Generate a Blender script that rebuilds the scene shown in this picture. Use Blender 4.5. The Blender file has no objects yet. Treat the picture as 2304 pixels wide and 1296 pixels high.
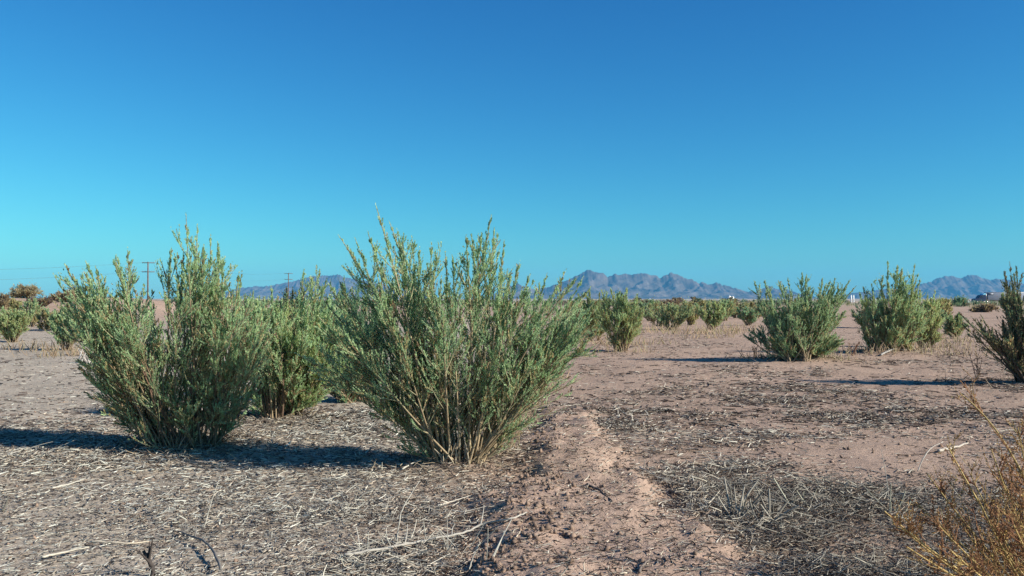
import bpy, math
import numpy as np
from mathutils import Vector

sc = bpy.context.scene
C = sc.collection
rng = np.random.default_rng(7)

# ------------------------------------------------------------------ camera, sky, sun, exposure
CAM_H = 1.0
F = 1995.0            # focal length in photograph pixels (photograph 2304 x 1296)
HOR = 676.0           # photograph row of the true horizon
PITCH = math.atan((HOR - 648.0) / F)
cam_d = bpy.data.cameras.new('camera')
cam = bpy.data.objects.new('camera', cam_d)
C.objects.link(cam)
cam_d.sensor_width = 36.0
cam_d.lens = 36.0 * F / 2304.0
cam_d.clip_start = 0.05
cam_d.clip_end = 40000.0
cam.location = (0, 0, CAM_H)
cam.rotation_euler = (math.pi / 2 + PITCH, 0, 0)
sc.camera = cam

SUN_EL, SUN_AZ = math.radians(28.0), math.atan2(1.0, -0.38)   # azimuth clockwise from +Y
world = bpy.data.worlds.new('World')
sc.world = world
world.use_nodes = True
nt = world.node_tree
bg = nt.nodes['Background']
sky = nt.nodes.new('ShaderNodeTexSky')
sky.sky_type = 'NISHITA'
sky.sun_disc = False
sky.sun_elevation = SUN_EL
sky.sun_rotation = SUN_AZ
sky.ozone_density = 6.0
sky.dust_density = 0.35
sky.air_density = 1.0
# the camera's saturated colour response, the same for the whole sky: one power curve per channel
sep = nt.nodes.new('ShaderNodeSeparateColor')
com = nt.nodes.new('ShaderNodeCombineColor')
nt.links.new(sky.outputs[0], sep.inputs[0])
SKY_STRENGTH = 0.085
for ch, (gain, power) in enumerate(((0.68, 1.64), (1.20, 1.39), (0.895, 1.0))):
    pre = nt.nodes.new('ShaderNodeMath'); pre.operation = 'MULTIPLY'; pre.inputs[1].default_value = 0.10
    pw = nt.nodes.new('ShaderNodeMath'); pw.operation = 'POWER'; pw.inputs[1].default_value = power
    mu = nt.nodes.new('ShaderNodeMath'); mu.operation = 'MULTIPLY'; mu.inputs[1].default_value = gain * 10.0
    nt.links.new(sep.outputs[ch], pre.inputs[0])
    nt.links.new(pre.outputs[0], pw.inputs[0])
    nt.links.new(pw.outputs[0], mu.inputs[0])
    nt.links.new(mu.outputs[0], com.inputs[ch])
nt.links.new(com.outputs[0], bg.inputs[0])
bg.inputs[1].default_value = SKY_STRENGTH

sun_d = bpy.data.lights.new('sun', 'SUN')
sun_d.energy = 5.0
sun_d.angle = math.radians(0.53)
sun_d.color = (1.0, 0.93, 0.82)
sun = bpy.data.objects.new('sun', sun_d)
C.objects.link(sun)
sun_vec = Vector((math.cos(SUN_EL) * math.sin(SUN_AZ), math.cos(SUN_EL) * math.cos(SUN_AZ), math.sin(SUN_EL)))
sun.rotation_euler = (-sun_vec).to_track_quat('-Z', 'Y').to_euler()
sun.location = sun_vec * 50

sc.view_settings.view_transform = 'Standard'
sc.view_settings.look = 'None'
sc.view_settings.exposure = 0.75
sc.view_settings.gamma = 1.0
sc.view_settings.use_curve_mapping = False
sc.render.engine = 'CYCLES'
sc.cycles.max_bounces = 8
sc.cycles.volume_bounces = 1
sc.cycles.transparent_max_bounces = 16

# ------------------------------------------------------------------ helpers
def lattice(ix, iy, seed):
    h = (ix.astype(np.int64) * 374761393 + iy.astype(np.int64) * 668265263 + seed * 974711) & 0x7fffffff
    h = ((h ^ (h >> 13)) * 1274126177) & 0x7fffffff
    h = h ^ (h >> 16)
    return (h & 0xffff) / 65535.0

def vnoise(x, y, seed=0):
    x = np.asarray(x, float); y = np.asarray(y, float)
    ix = np.floor(x); iy = np.floor(y)
    fx = x - ix; fy = y - iy
    fx = fx * fx * (3 - 2 * fx); fy = fy * fy * (3 - 2 * fy)
    a = lattice(ix, iy, seed); b = lattice(ix + 1, iy, seed)
    c = lattice(ix, iy + 1, seed); d = lattice(ix + 1, iy + 1, seed)
    return (a * (1 - fx) + b * fx) * (1 - fy) + (c * (1 - fx) + d * fx) * fy

def fbm(x, y, seed=0, octv=4):
    s = 0.0; a = 0.5; t = 0.0
    for k in range(octv):
        s = s + a * vnoise(x * 2 ** k, y * 2 ** k, seed + 17 * k); t += a; a *= 0.5
    return s / t

def sstep(a, b, x):
    t = np.clip((np.asarray(x, float) - a) / (b - a), 0, 1)
    return t * t * (3 - 2 * t)

def track_mask(x, y):
    """1 on the bare sandy strip that runs away from the camera, 0 beside it."""
    x = np.asarray(x, float); y = np.asarray(y, float)
    w = (fbm(x * 2.2, y * 1.6, 5, 5) - 0.5) * 0.62
    left = -0.15 + 0.11 * (y - 3.2)
    right = 0.76 - 0.01 * (y - 3.2)
    m = sstep(left - 0.14, left + 0.14, x + w) * (1 - sstep(right - 0.16, right + 0.16, x + w))
    return m * (1 - sstep(7.2, 9.0, y))

def ground_z(x, y):
    x = np.asarray(x, float); y = np.asarray(y, float)
    d = np.hypot(x, y)
    z = (fbm(x * 0.45, y * 0.45, 1, 3) - 0.5) * 0.07 * sstep(0.5, 4, d) * (1 - sstep(30, 80, d))
    z = z + (fbm(x * 3.1, y * 3.1, 2, 3) - 0.5) * 0.034 * (1 - sstep(16, 30, d))
    z = z + track_mask(x, y) * (0.075 + 0.07 * (fbm(x * 5, y * 5, 12, 4) - 0.5))
    for hx, hy, hh, hr in ((-0.33, 5.45, 0.06, 0.30), (-2.2, 6.1, 0.06, 0.45), (-2.0, 7.5, 0.05, 0.4), (4.75, 14.6, 0.08, 0.7), (7.1, 16.6, 0.08, 0.8), (6.2, 10.6, 0.06, 0.5)):
        z = z + hh * np.exp(-((x - hx) ** 2 + (y - hy) ** 2) / (hr * hr))
    # animal burrow in the litter on the right
    z = z - 0.09 * np.exp(-(((x - 1.12) / 0.10) ** 2 + ((y - 3.52) / 0.07) ** 2))
    # sand bank on the left, some 55 m off
    bank = np.exp(-((y - 60) / 16.0) ** 2) * sstep(-17.5, -26, x) * (1 - sstep(-70, -110, x))
    z = z + bank * (1.15 + 0.5 * (fbm(x * 0.16, y * 0.16, 9, 3) - 0.5))
    # the plain rises very slowly towards the mountains
    z = z + sstep(900, 6500, d) * 12.0
    return z

def litter_density(x, y):
    """How thickly dead stalks cover the ground (0..1.5)."""
    x = np.asarray(x, float); y = np.asarray(y, float)
    n = fbm(x * 0.9, y * 0.9, 21, 3)
    n2 = fbm(x * 2.6, y * 2.6, 31, 2)
    t = track_mask(x, y)
    left = -0.15 + 0.11 * (y - 3.2)
    isleft = 1 - sstep(left - 0.1, left + 0.1, x)
    dl = 0.64 * (1 - 0.55 * sstep(6.5, 9.5, y)) * (1 - 0.5 * sstep(-1.2, -3.2, x) * sstep(5.5, 7.5, y))
    dl = dl + 0.75 * np.exp(-(((x + 0.35) / 0.55) ** 2 + ((y - 3.35) / 0.75) ** 2))
    dr = 0.38 * (1 - 0.45 * sstep(9, 14, y))
    dr = dr + 0.95 * sstep(0.75, 1.0, x) * (1 - sstep(4.3, 5.5, y))
    dr = dr + 0.25 * np.exp(-(((x - 0.85) / 0.45) ** 2 + ((y - 9.2) / 1.5) ** 2))
    dr = dr - 0.35 * np.exp(-(((x - 2.6) / 0.8) ** 2 + ((y - 5.7) / 0.7) ** 2))
    d = dl * isleft + dr * (1 - isleft)
    rough = d * (0.25 + 1.45 * sstep(0.34, 0.64, n)) * (0.45 + 1.0 * sstep(0.3, 0.7, n2))
    even = d * (0.55 + 0.9 * n) * (0.5 + 1.0 * n2)
    k = np.clip(sstep(4.6, 5.6, y) * sstep(-0.2, 0.6, x) + 0.18, 0, 1)
    d = even * (1 - k) + rough * k
    d = d * (1 - t) + t * 0.08
    return np.clip(d, 0.02, 1.6)

def to_world(px, py, dist):
    """The point at forward distance DIST seen at photograph pixel (px, py)."""
    cx = (px - 1152.0) / F; cy = (648.0 - py) / F
    k = math.cos(PITCH) - cy * math.sin(PITCH)
    s = dist / k
    return np.array([cx * s, dist, CAM_H + (math.sin(PITCH) + cy * math.cos(PITCH)) * s])

def on_ground(px, py):
    """Where the ground is at a photograph pixel."""
    d = CAM_H * F / max(py - HOR, 0.5)
    for _ in range(6):
        p = to_world(px, py, d)
        gz = float(ground_z(p[0], p[1]))
        d = (CAM_H - gz) * F / max(py - HOR, 0.5)
    p = to_world(px, py, d)
    p[2] = float(ground_z(p[0], p[1]))
    return p

def mesh_np(name, verts, quads=None, tris=None, cols=None, mat=None, smooth=False, parent=None):
    me = bpy.data.meshes.new(name)
    verts = np.asarray(verts, np.float32).reshape(-1, 3)
    me.vertices.add(len(verts))
    me.vertices.foreach_set('co', verts.ravel())
    q = np.zeros((0, 4), np.int32) if quads is None else np.asarray(quads, np.int32).reshape(-1, 4)
    t = np.zeros((0, 3), np.int32) if tris is None else np.asarray(tris, np.int32).reshape(-1, 3)
    loops = np.concatenate([q.ravel(), t.ravel()]).astype(np.int32)
    starts = np.concatenate([np.arange(len(q)) * 4, len(q) * 4 + np.arange(len(t)) * 3]).astype(np.int32)
    me.loops.add(len(loops)); me.loops.foreach_set('vertex_index', loops)
    me.polygons.add(len(starts)); me.polygons.foreach_set('loop_start', starts)
    if smooth:
        me.polygons.foreach_set('use_smooth', np.ones(len(starts), bool))
    me.update(calc_edges=True)
    if cols is not None:
        a = me.color_attributes.new('tint', 'FLOAT_COLOR', 'POINT')
        c = np.ones((len(verts), 4), np.float32); c[:, :3] = cols
        a.data.foreach_set('color', c.ravel())
    if mat is not None:
        me.materials.append(mat)
    o = bpy.data.objects.new(name, me)
    C.objects.link(o)
    if parent is not None:
        o.parent = parent
    return o

def tag(o, label=None, cat=None, group=None, kind=None):
    if label: o['label'] = label
    if cat: o['category'] = cat
    if group: o['group'] = group
    if kind: o['kind'] = kind
    return o

def empty(name, loc, rz=0.0):
    o = bpy.data.objects.new(name, None)
    C.objects.link(o)
    o.empty_display_size = 0.1
    o.location = [float(v) for v in loc]; o.rotation_euler = (0, 0, rz)
    return o

def nrm(v):
    return v / np.maximum(np.linalg.norm(v, axis=-1, keepdims=True), 1e-9)

def bez(P0, P1, P2, t):
    t = np.asarray(t)
    if t.ndim == 1:
        t = t[None, :]
    t = t[..., None]
    return (1 - t) ** 2 * P0[:, None] + 2 * t * (1 - t) * P1[:, None] + t * t * P2[:, None]

def bez_tan(P0, P1, P2, t):
    t = np.asarray(t)
    if t.ndim == 1:
        t = t[None, :]
    t = t[..., None]
    return nrm(2 * (1 - t) * (P1 - P0)[:, None] + 2 * t * (P2 - P1)[:, None])

def perp(tan, r):
    return nrm(np.cross(tan, r.normal(size=tan.shape)))

def tube_geo(P0, P1, P2, r0, r1, nseg, ns, cols, flat=1.0):
    """Tapered tubes along quadratic curves; returns verts, quads, colours."""
    K = len(P0)
    t = np.linspace(0, 1, nseg + 1)
    pts = bez(P0, P1, P2, t); tan = bez_tan(P0, P1, P2, t)
    ref = np.tile(np.array([0.31, 0.17, 0.93]), (K, 1))
    par = np.abs((tan[:, 0] * ref).sum(1)) > 0.9
    ref[par] = (0.95, 0.2, 0.1)
    u = nrm(np.cross(tan, ref[:, None]))
    v = np.cross(tan, u)
    r0 = np.broadcast_to(r0, (K,)); r1 = np.broadcast_to(r1, (K,))
    rad = r0[:, None] * (1 - t) + r1[:, None] * t
    a = np.linspace(0, 2 * math.pi, ns, endpoint=False)
    V = pts[:, :, None] + rad[:, :, None, None] * (np.cos(a)[None, None, :, None] * u[:, :, None] + flat * np.sin(a)[None, None, :, None] * v[:, :, None])
    k = np.arange(K)[:, None, None] * ((nseg + 1) * ns)
    s = np.arange(nseg)[None, :, None] * ns
    j = np.arange(ns)[None, None, :]; jn = (j + 1) % ns
    Q = np.stack([k + s + j, k + s + jn, k + s + ns + jn, k + s + ns + j], -1).reshape(-1, 4)
    cc = np.repeat(cols, (nseg + 1) * ns, axis=0)
    return V.reshape(-1, 3), Q, cc

def leaf_geo(P0, P1, P2, n, length, width, cols, r, lo=0.05, spread=0.6, tri=False):
    """Narrow folded leaves all along quadratic curves; returns verts, quads, colours."""
    K = len(P0)
    t = np.sort(r.uniform(lo, 1.0, (K, n)), axis=1)
    pts = bez(P0, P1, P2, t); tan = bez_tan(P0, P1, P2, t)
    side = perp(tan, r)
    d = nrm(tan * r.uniform(0.6, 1.0, (K, n, 1)) + side * r.uniform(0.25, 1.0, (K, n, 1)) * spread + np.array([0, 0, 0.12]))
    w = perp(d, r)
    L = (length * r.uniform(0.55, 1.2, (K, n)) * (1.05 - 0.55 * t))[..., None]
    W = (width * r.uniform(0.6, 1.2, (K, n)))[..., None]
    nn = np.cross(d, w)
    c = cols[:, None, :] * r.uniform(0.72, 1.28, (K, n, 1)) + r.normal(0, 0.006, (K, n, 3))
    if tri:
        V = np.stack([pts + d * L * 0.15 + w * W * 0.5, pts + d * L, pts + d * L * 0.15 - w * W * 0.5], 2).reshape(-1, 3)
        return V, np.arange(K * n * 3).reshape(-1, 3), np.repeat(np.clip(c, 0.004, 1).reshape(-1, 3), 3, axis=0)
    a = pts; m = pts + d * L * 0.5 + nn * W * 0.35; b = pts + d * L
    V = np.stack([a, m + w * W * 0.5, b, m - w * W * 0.5], 2).reshape(-1, 3)
    Q = np.arange(K * n * 4).reshape(-1, 4)
    return V, Q, np.repeat(np.clip(c, 0.004, 1).reshape(-1, 3), 4, axis=0)

class Geo:
    def __init__(self): self.v = []; self.q = []; self.c = []; self.n = 0
    def add(self, g):
        V, Q, c = g
        self.v.append(V); self.q.append(Q + self.n); self.c.append(c); self.n += len(V)
        return self
    def build(self, name, mat, parent=None, smooth=False):
        q = np.concatenate(self.q); three = q.shape[1] == 3
        return mesh_np(name, np.concatenate(self.v), None if three else q, q if three else None, np.concatenate(self.c), mat, smooth, parent)

# ------------------------------------------------------------------ materials
def new_mat(name):
    m = bpy.data.materials.new(name); m.use_nodes = True
    n = m.node_tree
    return m, n, n.nodes['Principled BSDF'], n.nodes['Material Output']

def attr(n):
    a = n.nodes.new('ShaderNodeVertexColor'); a.layer_name = 'tint'
    return a

def leaf_mat(name, trans=0.3, rough=0.6):
    m, n, p, out = new_mat(name)
    a = attr(n)
    p.inputs['Roughness'].default_value = rough
    p.inputs['Specular IOR Level'].default_value = 0.25
    tr = n.nodes.new('ShaderNodeBsdfTranslucent')
    mx = n.nodes.new('ShaderNodeMixShader'); mx.inputs[0].default_value = trans
    n.links.new(a.outputs[0], p.inputs['Base Color'])
    n.links.new(a.outputs[0], tr.inputs[0])
    n.links.new(p.outputs[0], mx.inputs[1]); n.links.new(tr.outputs[0], mx.inputs[2])
    n.links.new(mx.outputs[0], out.inputs[0])
    return m

def tint_mat(name, rough=0.85, grain=0.25, scale=60.0, spec=0.2):
    m, n, p, out = new_mat(name)
    a = attr(n)
    tc = n.nodes.new('ShaderNodeTexCoord')
    ns = n.nodes.new('ShaderNodeTexNoise'); ns.inputs['Scale'].default_value = scale; ns.inputs['Detail'].default_value = 4
    n.links.new(tc.outputs['Object'], ns.inputs['Vector'])
    mr = n.nodes.new('ShaderNodeMapRange'); mr.inputs['From Min'].default_value = 0.3; mr.inputs['From Max'].default_value = 0.7
    mr.inputs['To Min'].default_value = 1 - grain; mr.inputs['To Max'].default_value = 1 + grain
    n.links.new(ns.outputs[0], mr.inputs['Value'])
    mu = n.nodes.new('ShaderNodeVectorMath'); mu.operation = 'SCALE'
    n.links.new(a.outputs[0], mu.inputs[0]); n.links.new(mr.outputs[0], mu.inputs['Scale'])
    n.links.new(mu.outputs[0], p.inputs['Base Color'])
    p.inputs['Roughness'].default_value = rough
    p.inputs['Specular IOR Level'].default_value = spec
    return m

def plain_mat(name, col, rough=0.6, metal=0.0, grain=0.12, scale=3.0):
    m, n, p, out = new_mat(name)
    tc = n.nodes.new('ShaderNodeTexCoord')
    ns = n.nodes.new('ShaderNodeTexNoise'); ns.inputs['Scale'].default_value = scale; ns.inputs['Detail'].default_value = 6
    n.links.new(tc.outputs['Object'], ns.inputs['Vector'])
    cr = n.nodes.new('ShaderNodeValToRGB')
    cr.color_ramp.elements[0].position = 0.3; cr.color_ramp.elements[1].position = 0.7
    cr.color_ramp.elements[0].color = [c * (1 - grain) for c in col] + [1]
    cr.color_ramp.elements[1].color = [min(1, c * (1 + grain)) for c in col] + [1]
    n.links.new(ns.outputs[0], cr.inputs[0]); n.links.new(cr.outputs[0], p.inputs['Base Color'])
    p.inputs['Roughness'].default_value = rough; p.inputs['Metallic'].default_value = metal
    return m

LEAF = leaf_mat('shrub_leaf', 0.5)
DRYLEAF = leaf_mat('dry_leaf', 0.25, 0.7)
BARK = tint_mat('shrub_bark', 0.8, 0.25, 90)
STRAW = tint_mat('dead_stalk', 0.75, 0.18, 70)
CLOD = tint_mat('soil_clod', 0.95, 0.2, 40)

def ground_mat():
    m, n, p, out = new_mat('desert_soil')
    a = attr(n)
    tc = n.nodes.new('ShaderNodeTexCoord')
    def noise(scale, detail=6, rough=0.6, vec=None):
        x = n.nodes.new('ShaderNodeTexNoise'); x.inputs['Scale'].default_value = scale
        x.inputs['Detail'].default_value = detail; x.inputs['Roughness'].default_value = rough
        n.links.new(vec or tc.outputs['Object'], x.inputs['Vector'])
        return x
    def rng_(src, f0, f1, t0, t1):
        r = n.nodes.new('ShaderNodeMapRange')
        for k, v in zip(('From Min', 'From Max', 'To Min', 'To Max'), (f0, f1, t0, t1)): r.inputs[k].default_value = v
        n.links.new(src, r.inputs['Value']); return r.outputs[0]
    def mul(a_, b_):
        x = n.nodes.new('ShaderNodeMath'); x.operation = 'MULTIPLY'
        n.links.new(a_, x.inputs[0]); n.links.new(b_, x.inputs[1]); return x.outputs[0]
    big = noise(1.1, 5); fine = noise(26, 7, 0.7); grit = noise(150, 3, 0.6)
    f = mul(rng_(big.outputs[0], 0.3, 0.7, 0.86, 1.14), rng_(fine.outputs[0], 0.3, 0.7, 0.78, 1.2))
    f = mul(f, rng_(grit.outputs[0], 0.3, 0.7, 0.82, 1.16))
    sc_ = n.nodes.new('ShaderNodeVectorMath'); sc_.operation = 'SCALE'
    n.links.new(a.outputs[0], sc_.inputs[0]); n.links.new(f, sc_.inputs['Scale'])
    # small scattered chips of dead stalk and dark bits, far beyond the built ones too
    def chips(scale, thr, squash, rot):
        mp = n.nodes.new('ShaderNodeMapping'); mp.inputs['Rotation'].default_value = (0, 0, rot)
        mp.inputs['Scale'].default_value = (1, squash, 1)
        n.links.new(tc.outputs['Object'], mp.inputs['Vector'])
        v = n.nodes.new('ShaderNodeTexVoronoi'); v.inputs['Scale'].default_value = scale
        v.inputs['Randomness'].default_value = 1.0
        n.links.new(mp.outputs[0], v.inputs['Vector'])
        return rng_(v.outputs['Distance'], thr, thr + 0.06, 1, 0)
    def mix(fac, cin, col):
        x = n.nodes.new('ShaderNodeMix'); x.data_type = 'RGBA'
        n.links.new(fac, x.inputs[0]); n.links.new(cin, x.inputs[6]); x.inputs[7].default_value = (*col, 1)
        return x.outputs[2]
    c = sc_.outputs[0]
    patch = rng_(noise(0.55, 4).outputs[0], 0.42, 0.62, 0, 1)
    c = mix(mul(chips(17, 0.10, 2.6, 0.4), patch), c, (0.40, 0.36, 0.30))
    c = mix(mul(chips(24, 0.09, 2.8, -0.5), patch), c, (0.36, 0.32, 0.26))
    c = mix(mul(chips(13, 0.07, 2.2, 0.15), patch), c, (0.09, 0.065, 0.05))
    c = mix(chips(26, 0.06, 1.8, 1.1), c, (0.10, 0.07, 0.055))
    n.links.new(c, p.inputs['Base Color'])
    p.inputs['Roughness'].default_value = 0.95
    p.inputs['Specular IOR Level'].default_value = 0.1
    b1 = n.nodes.new('ShaderNodeBump'); b1.inputs['Strength'].default_value = 0.8; b1.inputs['Distance'].default_value = 0.02
    b2 = n.nodes.new('ShaderNodeBump'); b2.inputs['Strength'].default_value = 0.6; b2.inputs['Distance'].default_value = 0.004
    n.links.new(fine.outputs[0], b1.inputs['Height']); n.links.new(grit.outputs[0], b2.inputs['Height'])
    n.links.new(b1.outputs[0], b2.inputs['Normal']); n.links.new(b2.outputs[0], p.inputs['Normal'])
    return m

# ------------------------------------------------------------------ ground
SOIL = np.array([0.375, 0.265, 0.198])
def build_ground():
    rings = [0.0, 0.6, 1.2, 1.7, 2.1]
    d = 2.4
    while d < 9000:
        rings.append(d)
        d += max(0.024, d * 0.0085) if d < 14 else d * (0.03 if d < 120 else 0.07)
    rings = np.array(rings + [9000.0])[1:]
    inner = np.linspace(-math.radians(38), math.radians(38), 330)
    outer = np.linspace(math.radians(38), 2 * math.pi - math.radians(38), 62)[1:-1]
    ang = np.concatenate([inner, outer])
    R, A = np.meshgrid(rings, ang, indexing='ij')
    X = R * np.sin(A); Y = R * np.cos(A); Z = ground_z(X, Y)
    nr, na = R.shape
    V = np.stack([X, Y, Z], -1).reshape(-1, 3)
    i = np.arange(nr - 1)[:, None] * na; j = np.arange(na)[None, :]; jn = (j + 1) % na
    Q = np.stack([i + j, i + jn, i + na + jn, i + na + j], -1).reshape(-1, 4)[:, ::-1]
    V = np.vstack([V, [0, 0, float(ground_z(0, 0))]])
    c0 = len(V) - 1
    T = np.stack([np.full(na, c0), (np.arange(na) + 1) % na, np.arange(na)], -1)
    x, y = V[:, 0], V[:, 1]
    dd = np.hypot(x, y)
    dens = litter_density(x, y) * (1 - sstep(14, 40, dd))
    tm = track_mask(x, y)
    col = np.tile(SOIL, (len(V), 1))
    grey = np.array([0.295, 0.218, 0.165])
    k = np.clip(dens * 0.85, 0, 0.9)[:, None]
    col = col * (1 - k) + grey * k
    k = (sstep(0.75, 1.25, dens) * 0.6 * (0.35 + 0.65 * sstep(-1.2, -0.6, x)))[:, None]             # dark gaps under the thickest straw: shade painted into the soil colour
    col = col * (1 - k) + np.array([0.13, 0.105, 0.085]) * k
    k = tm[:, None] * 0.85
    col = col * (1 - k) + np.array([0.39, 0.275, 0.207]) * k
    tan = np.array([0.385, 0.335, 0.265])                        # paler sand on the left
    k = (sstep(0.15, -1.0, x) * (1 - tm) * (1 - sstep(25, 60, dd)) * 0.8)[:, None]
    col = col * (1 - k) + tan * k
    k = (sstep(90, 260, dd) * 0.9)[:, None]                  # pale plain before the mountains
    col = col * (1 - k) + np.array([0.40, 0.31, 0.215]) * k
    col *= (0.88 + 0.24 * fbm(x * 0.25, y * 0.25, 41, 3))[:, None]
    o = mesh_np('ground', V, Q, T, col, ground_mat(), True)
    tag(o, kind='structure')
    return o
build_ground()

# ------------------------------------------------------------------ mountains
def mountain_mat():
    m, n, p, out = new_mat('mountain_rock')
    tc = n.nodes.new('ShaderNodeTexCoord')
    a = n.nodes.new('ShaderNodeTexNoise'); a.inputs['Scale'].default_value = 0.012; a.inputs['Detail'].default_value = 9
    n.links.new(tc.outputs['Object'], a.inputs['Vector'])
    cr = n.nodes.new('ShaderNodeValToRGB')
    cr.color_ramp.elements[0].position = 0.35; cr.color_ramp.elements[0].color = (0.04, 0.036, 0.033, 1)
    cr.color_ramp.elements[1].position = 0.68; cr.color_ramp.elements[1].color = (0.15, 0.12, 0.10, 1)
    n.links.new(a.outputs[0], cr.inputs[0]); n.links.new(cr.outputs[0], p.inputs['Base Color'])
    p.inputs['Roughness'].default_value = 1.0; p.inputs['Specular IOR Level'].default_value = 0.0
    b = n.nodes.new('ShaderNodeBump'); b.inputs['Distance'].default_value = 14.0; b.inputs['Strength'].default_value = 0.8
    n.links.new(a.outputs[0], b.inputs['Height']); n.links.new(b.outputs[0], p.inputs['Normal'])
    return m
ROCK = mountain_mat()

def mountain_range(name, label, profile, dist, foot, seed):
    """profile: photograph pixels of the crest line; the range stands at DIST metres, its feet FOOT metres nearer."""
    px = np.array([q[0] for q in profile], float); py = np.array([q[1] for q in profile], float)
    nu = 440; nv = 56
    u = np.linspace(px[0], px[-1], nu)
    crest = (HOR - np.interp(u, px, py)) / F * dist + CAM_H
    crest = np.maximum(crest + (fbm(u / 3.2, u * 0, seed + 2, 3) - 0.5) * 15.0, 2.0)
    X = (u - 1152.0) / F * dist
    t = np.concatenate([np.linspace(-1, 0, nv), np.linspace(0, 0.9, 16)[1:]])   # -1 the near foot, 0 the crest
    XX, TT = np.meshgrid(X, t, indexing='ij')
    H = np.broadcast_to(crest[:, None], XX.shape)
    s = 1 - np.abs(TT)                                        # 0 foot .. 1 crest
    wob = (fbm(XX / 900, TT * 3, seed, 3) - 0.5)
    ph = XX / 215.0 - TT * 1.7 + wob * 2.6                    # spurs slant to the lower left
    rid = 1 - np.abs(2 * (ph - np.floor(ph)) - 1)
    ph2 = XX / 92.0 - TT * 3.2 + wob * 5 + 0.37
    rid2 = 1 - np.abs(2 * (ph2 - np.floor(ph2)) - 1)
    ph3 = XX / 52.0 - TT * 7.5 + wob * 8 + 0.71
    rid3 = 1 - np.abs(2 * (ph3 - np.floor(ph3)) - 1)
    e = np.clip(0.46 * rid + 0.26 * rid2 + 0.12 * rid3 + 0.42 * (fbm(XX / 110, TT * 12, seed + 4, 5) - 0.3), 0, 1)
    Z = H * s ** 1.05 * (1 - 0.72 * (1 - e) * (1 - s ** 4)) + (fbm(XX / 28, TT * 20, seed + 6, 3) - 0.5) * 7.0 * (s > 0.05)
    Z[:, 0] = -0.5; Z[:, -1] = -0.5
    Y = dist + TT * foot + (fbm(XX / 700, TT * 0 + 3, seed + 8, 2) - 0.5) * foot * 0.25
    V = np.stack([XX, Y, Z], -1).reshape(-1, 3)
    nvv = len(t)
    i = np.arange(nu - 1)[:, None] * nvv; j = np.arange(nvv - 1)[None, :]
    Q = np.stack([i + j, i + nvv + j, i + nvv + j + 1, i + j + 1], -1).reshape(-1, 4)
    o = mesh_np(name, V, Q, None, None, ROCK, True)
    tag(o, label, kind='structure')
    return o

mountain_range('mountain_range', 'rugged double-peaked mountain range in the middle of the horizon',
    [(1060, 676), (1100, 666), (1135, 650), (1163, 637), (1182, 645), (1205, 652), (1230, 647), (1262, 634), (1285, 627), (1300, 619), (1312, 612), (1324, 606),
     (1332, 609), (1345, 612), (1358, 615), (1362, 619), (1368, 624), (1378, 618), (1385, 616), (1392, 619), (1408, 615), (1420, 617),
     (1437, 617), (1447, 614), (1458, 616), (1468, 620), (1477, 621), (1483, 627), (1495, 620), (1504, 616), (1511, 612), (1519, 615), (1530, 621), (1546, 628),
     (1558, 629), (1568, 635), (1573, 638), (1579, 635), (1588, 639), (1594, 640), (1604, 640), (1613, 636), (1624, 641), (1640, 644), (1660, 650),
     (1676, 655), (1690, 655), (1699, 660), (1712, 652), (1732, 644), (1750, 650), (1775, 652), (1800, 660), (1830, 667), (1860, 674)], 6200.0, 480.0, 3)
mountain_range('mountain_range', 'long rounded mountain range at the right end of the horizon',
    [(1840, 675), (1885, 668), (1920, 659), (1940, 657), (1985, 651), (2010, 650), (2040, 647), (2075, 639), (2100, 633), (2112, 625), (2135, 621), (2150, 621), (2166, 626), (2178, 621),
     (2190, 618), (2200, 620), (2212, 625), (2230, 630), (2242, 627), (2255, 629), (2270, 629), (2300, 638), (2350, 633), (2420, 645), (2520, 662), (2600, 675)], 6900.0, 560.0, 5)
mountain_range('mountain_range', 'low hazy mountain range behind the left shrubs',
    [(430, 675), (500, 660), (540, 649), (580, 644), (600, 645), (640, 637), (670, 630), (700, 622), (735, 620), (752, 620), (763, 618), (780, 625),
     (800, 629), (840, 634), (880, 645), (940, 661), (1000, 670), (1060, 676)], 7400.0, 600.0, 6)

# ------------------------------------------------------------------ haze
def build_haze():
    x, y0, y1, z0, z1 = 9200.0, -9200.0, 9200.0, -1.3, 290.0
    V = [(-x, y0, z0), (x, y0, z0), (x, y1, z0), (-x, y1, z0), (-x, y0, z1), (x, y0, z1), (x, y1, z1), (-x, y1, z1)]
    Q = [(3, 2, 1, 0), (4, 5, 6, 7), (0, 1, 5, 4), (1, 2, 6, 5), (2, 3, 7, 6), (3, 0, 4, 7)]
    m = bpy.data.materials.new('haze'); m.use_nodes = True
    n = m.node_tree; n.nodes.clear()
    out = n.nodes.new('ShaderNodeOutputMaterial'); pv = n.nodes.new('ShaderNodeVolumePrincipled')
    pv.inputs['Color'].default_value = (0.13, 0.50, 0.92, 1)
    pv.inputs['Density'].default_value = 0.000075
    pv.inputs['Anisotropy'].default_value = 0.0
    n.links.new(pv.outputs[0], out.inputs['Volume'])
    o = mesh_np('haze', V, Q, None, None, m)
    tag(o, kind='stuff')
build_haze()

# ------------------------------------------------------------------ shrubs
GREEN = np.array([0.325, 0.475, 0.255])
PALE = np.array([0.53, 0.65, 0.36])
DARKG = np.array([0.20, 0.35, 0.20])
YELG = np.array([0.50, 0.54, 0.21])
DRY = np.array([0.34, 0.24, 0.145])
TAN = np.array([0.34, 0.26, 0.16])
BROWN = np.array([0.13, 0.085, 0.06])

def inside(poly, x, z):
    n = len(poly); c = np.zeros(x.shape, bool); j = n - 1
    for i in range(n):
        xi, zi = poly[i]; xj, zj = poly[j]
        if zi != zj:
            c ^= ((zi > z) != (zj > z)) & (x < (xj - xi) * (z - zi) / (zj - zi) + xi)
        j = i
    return c

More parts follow.
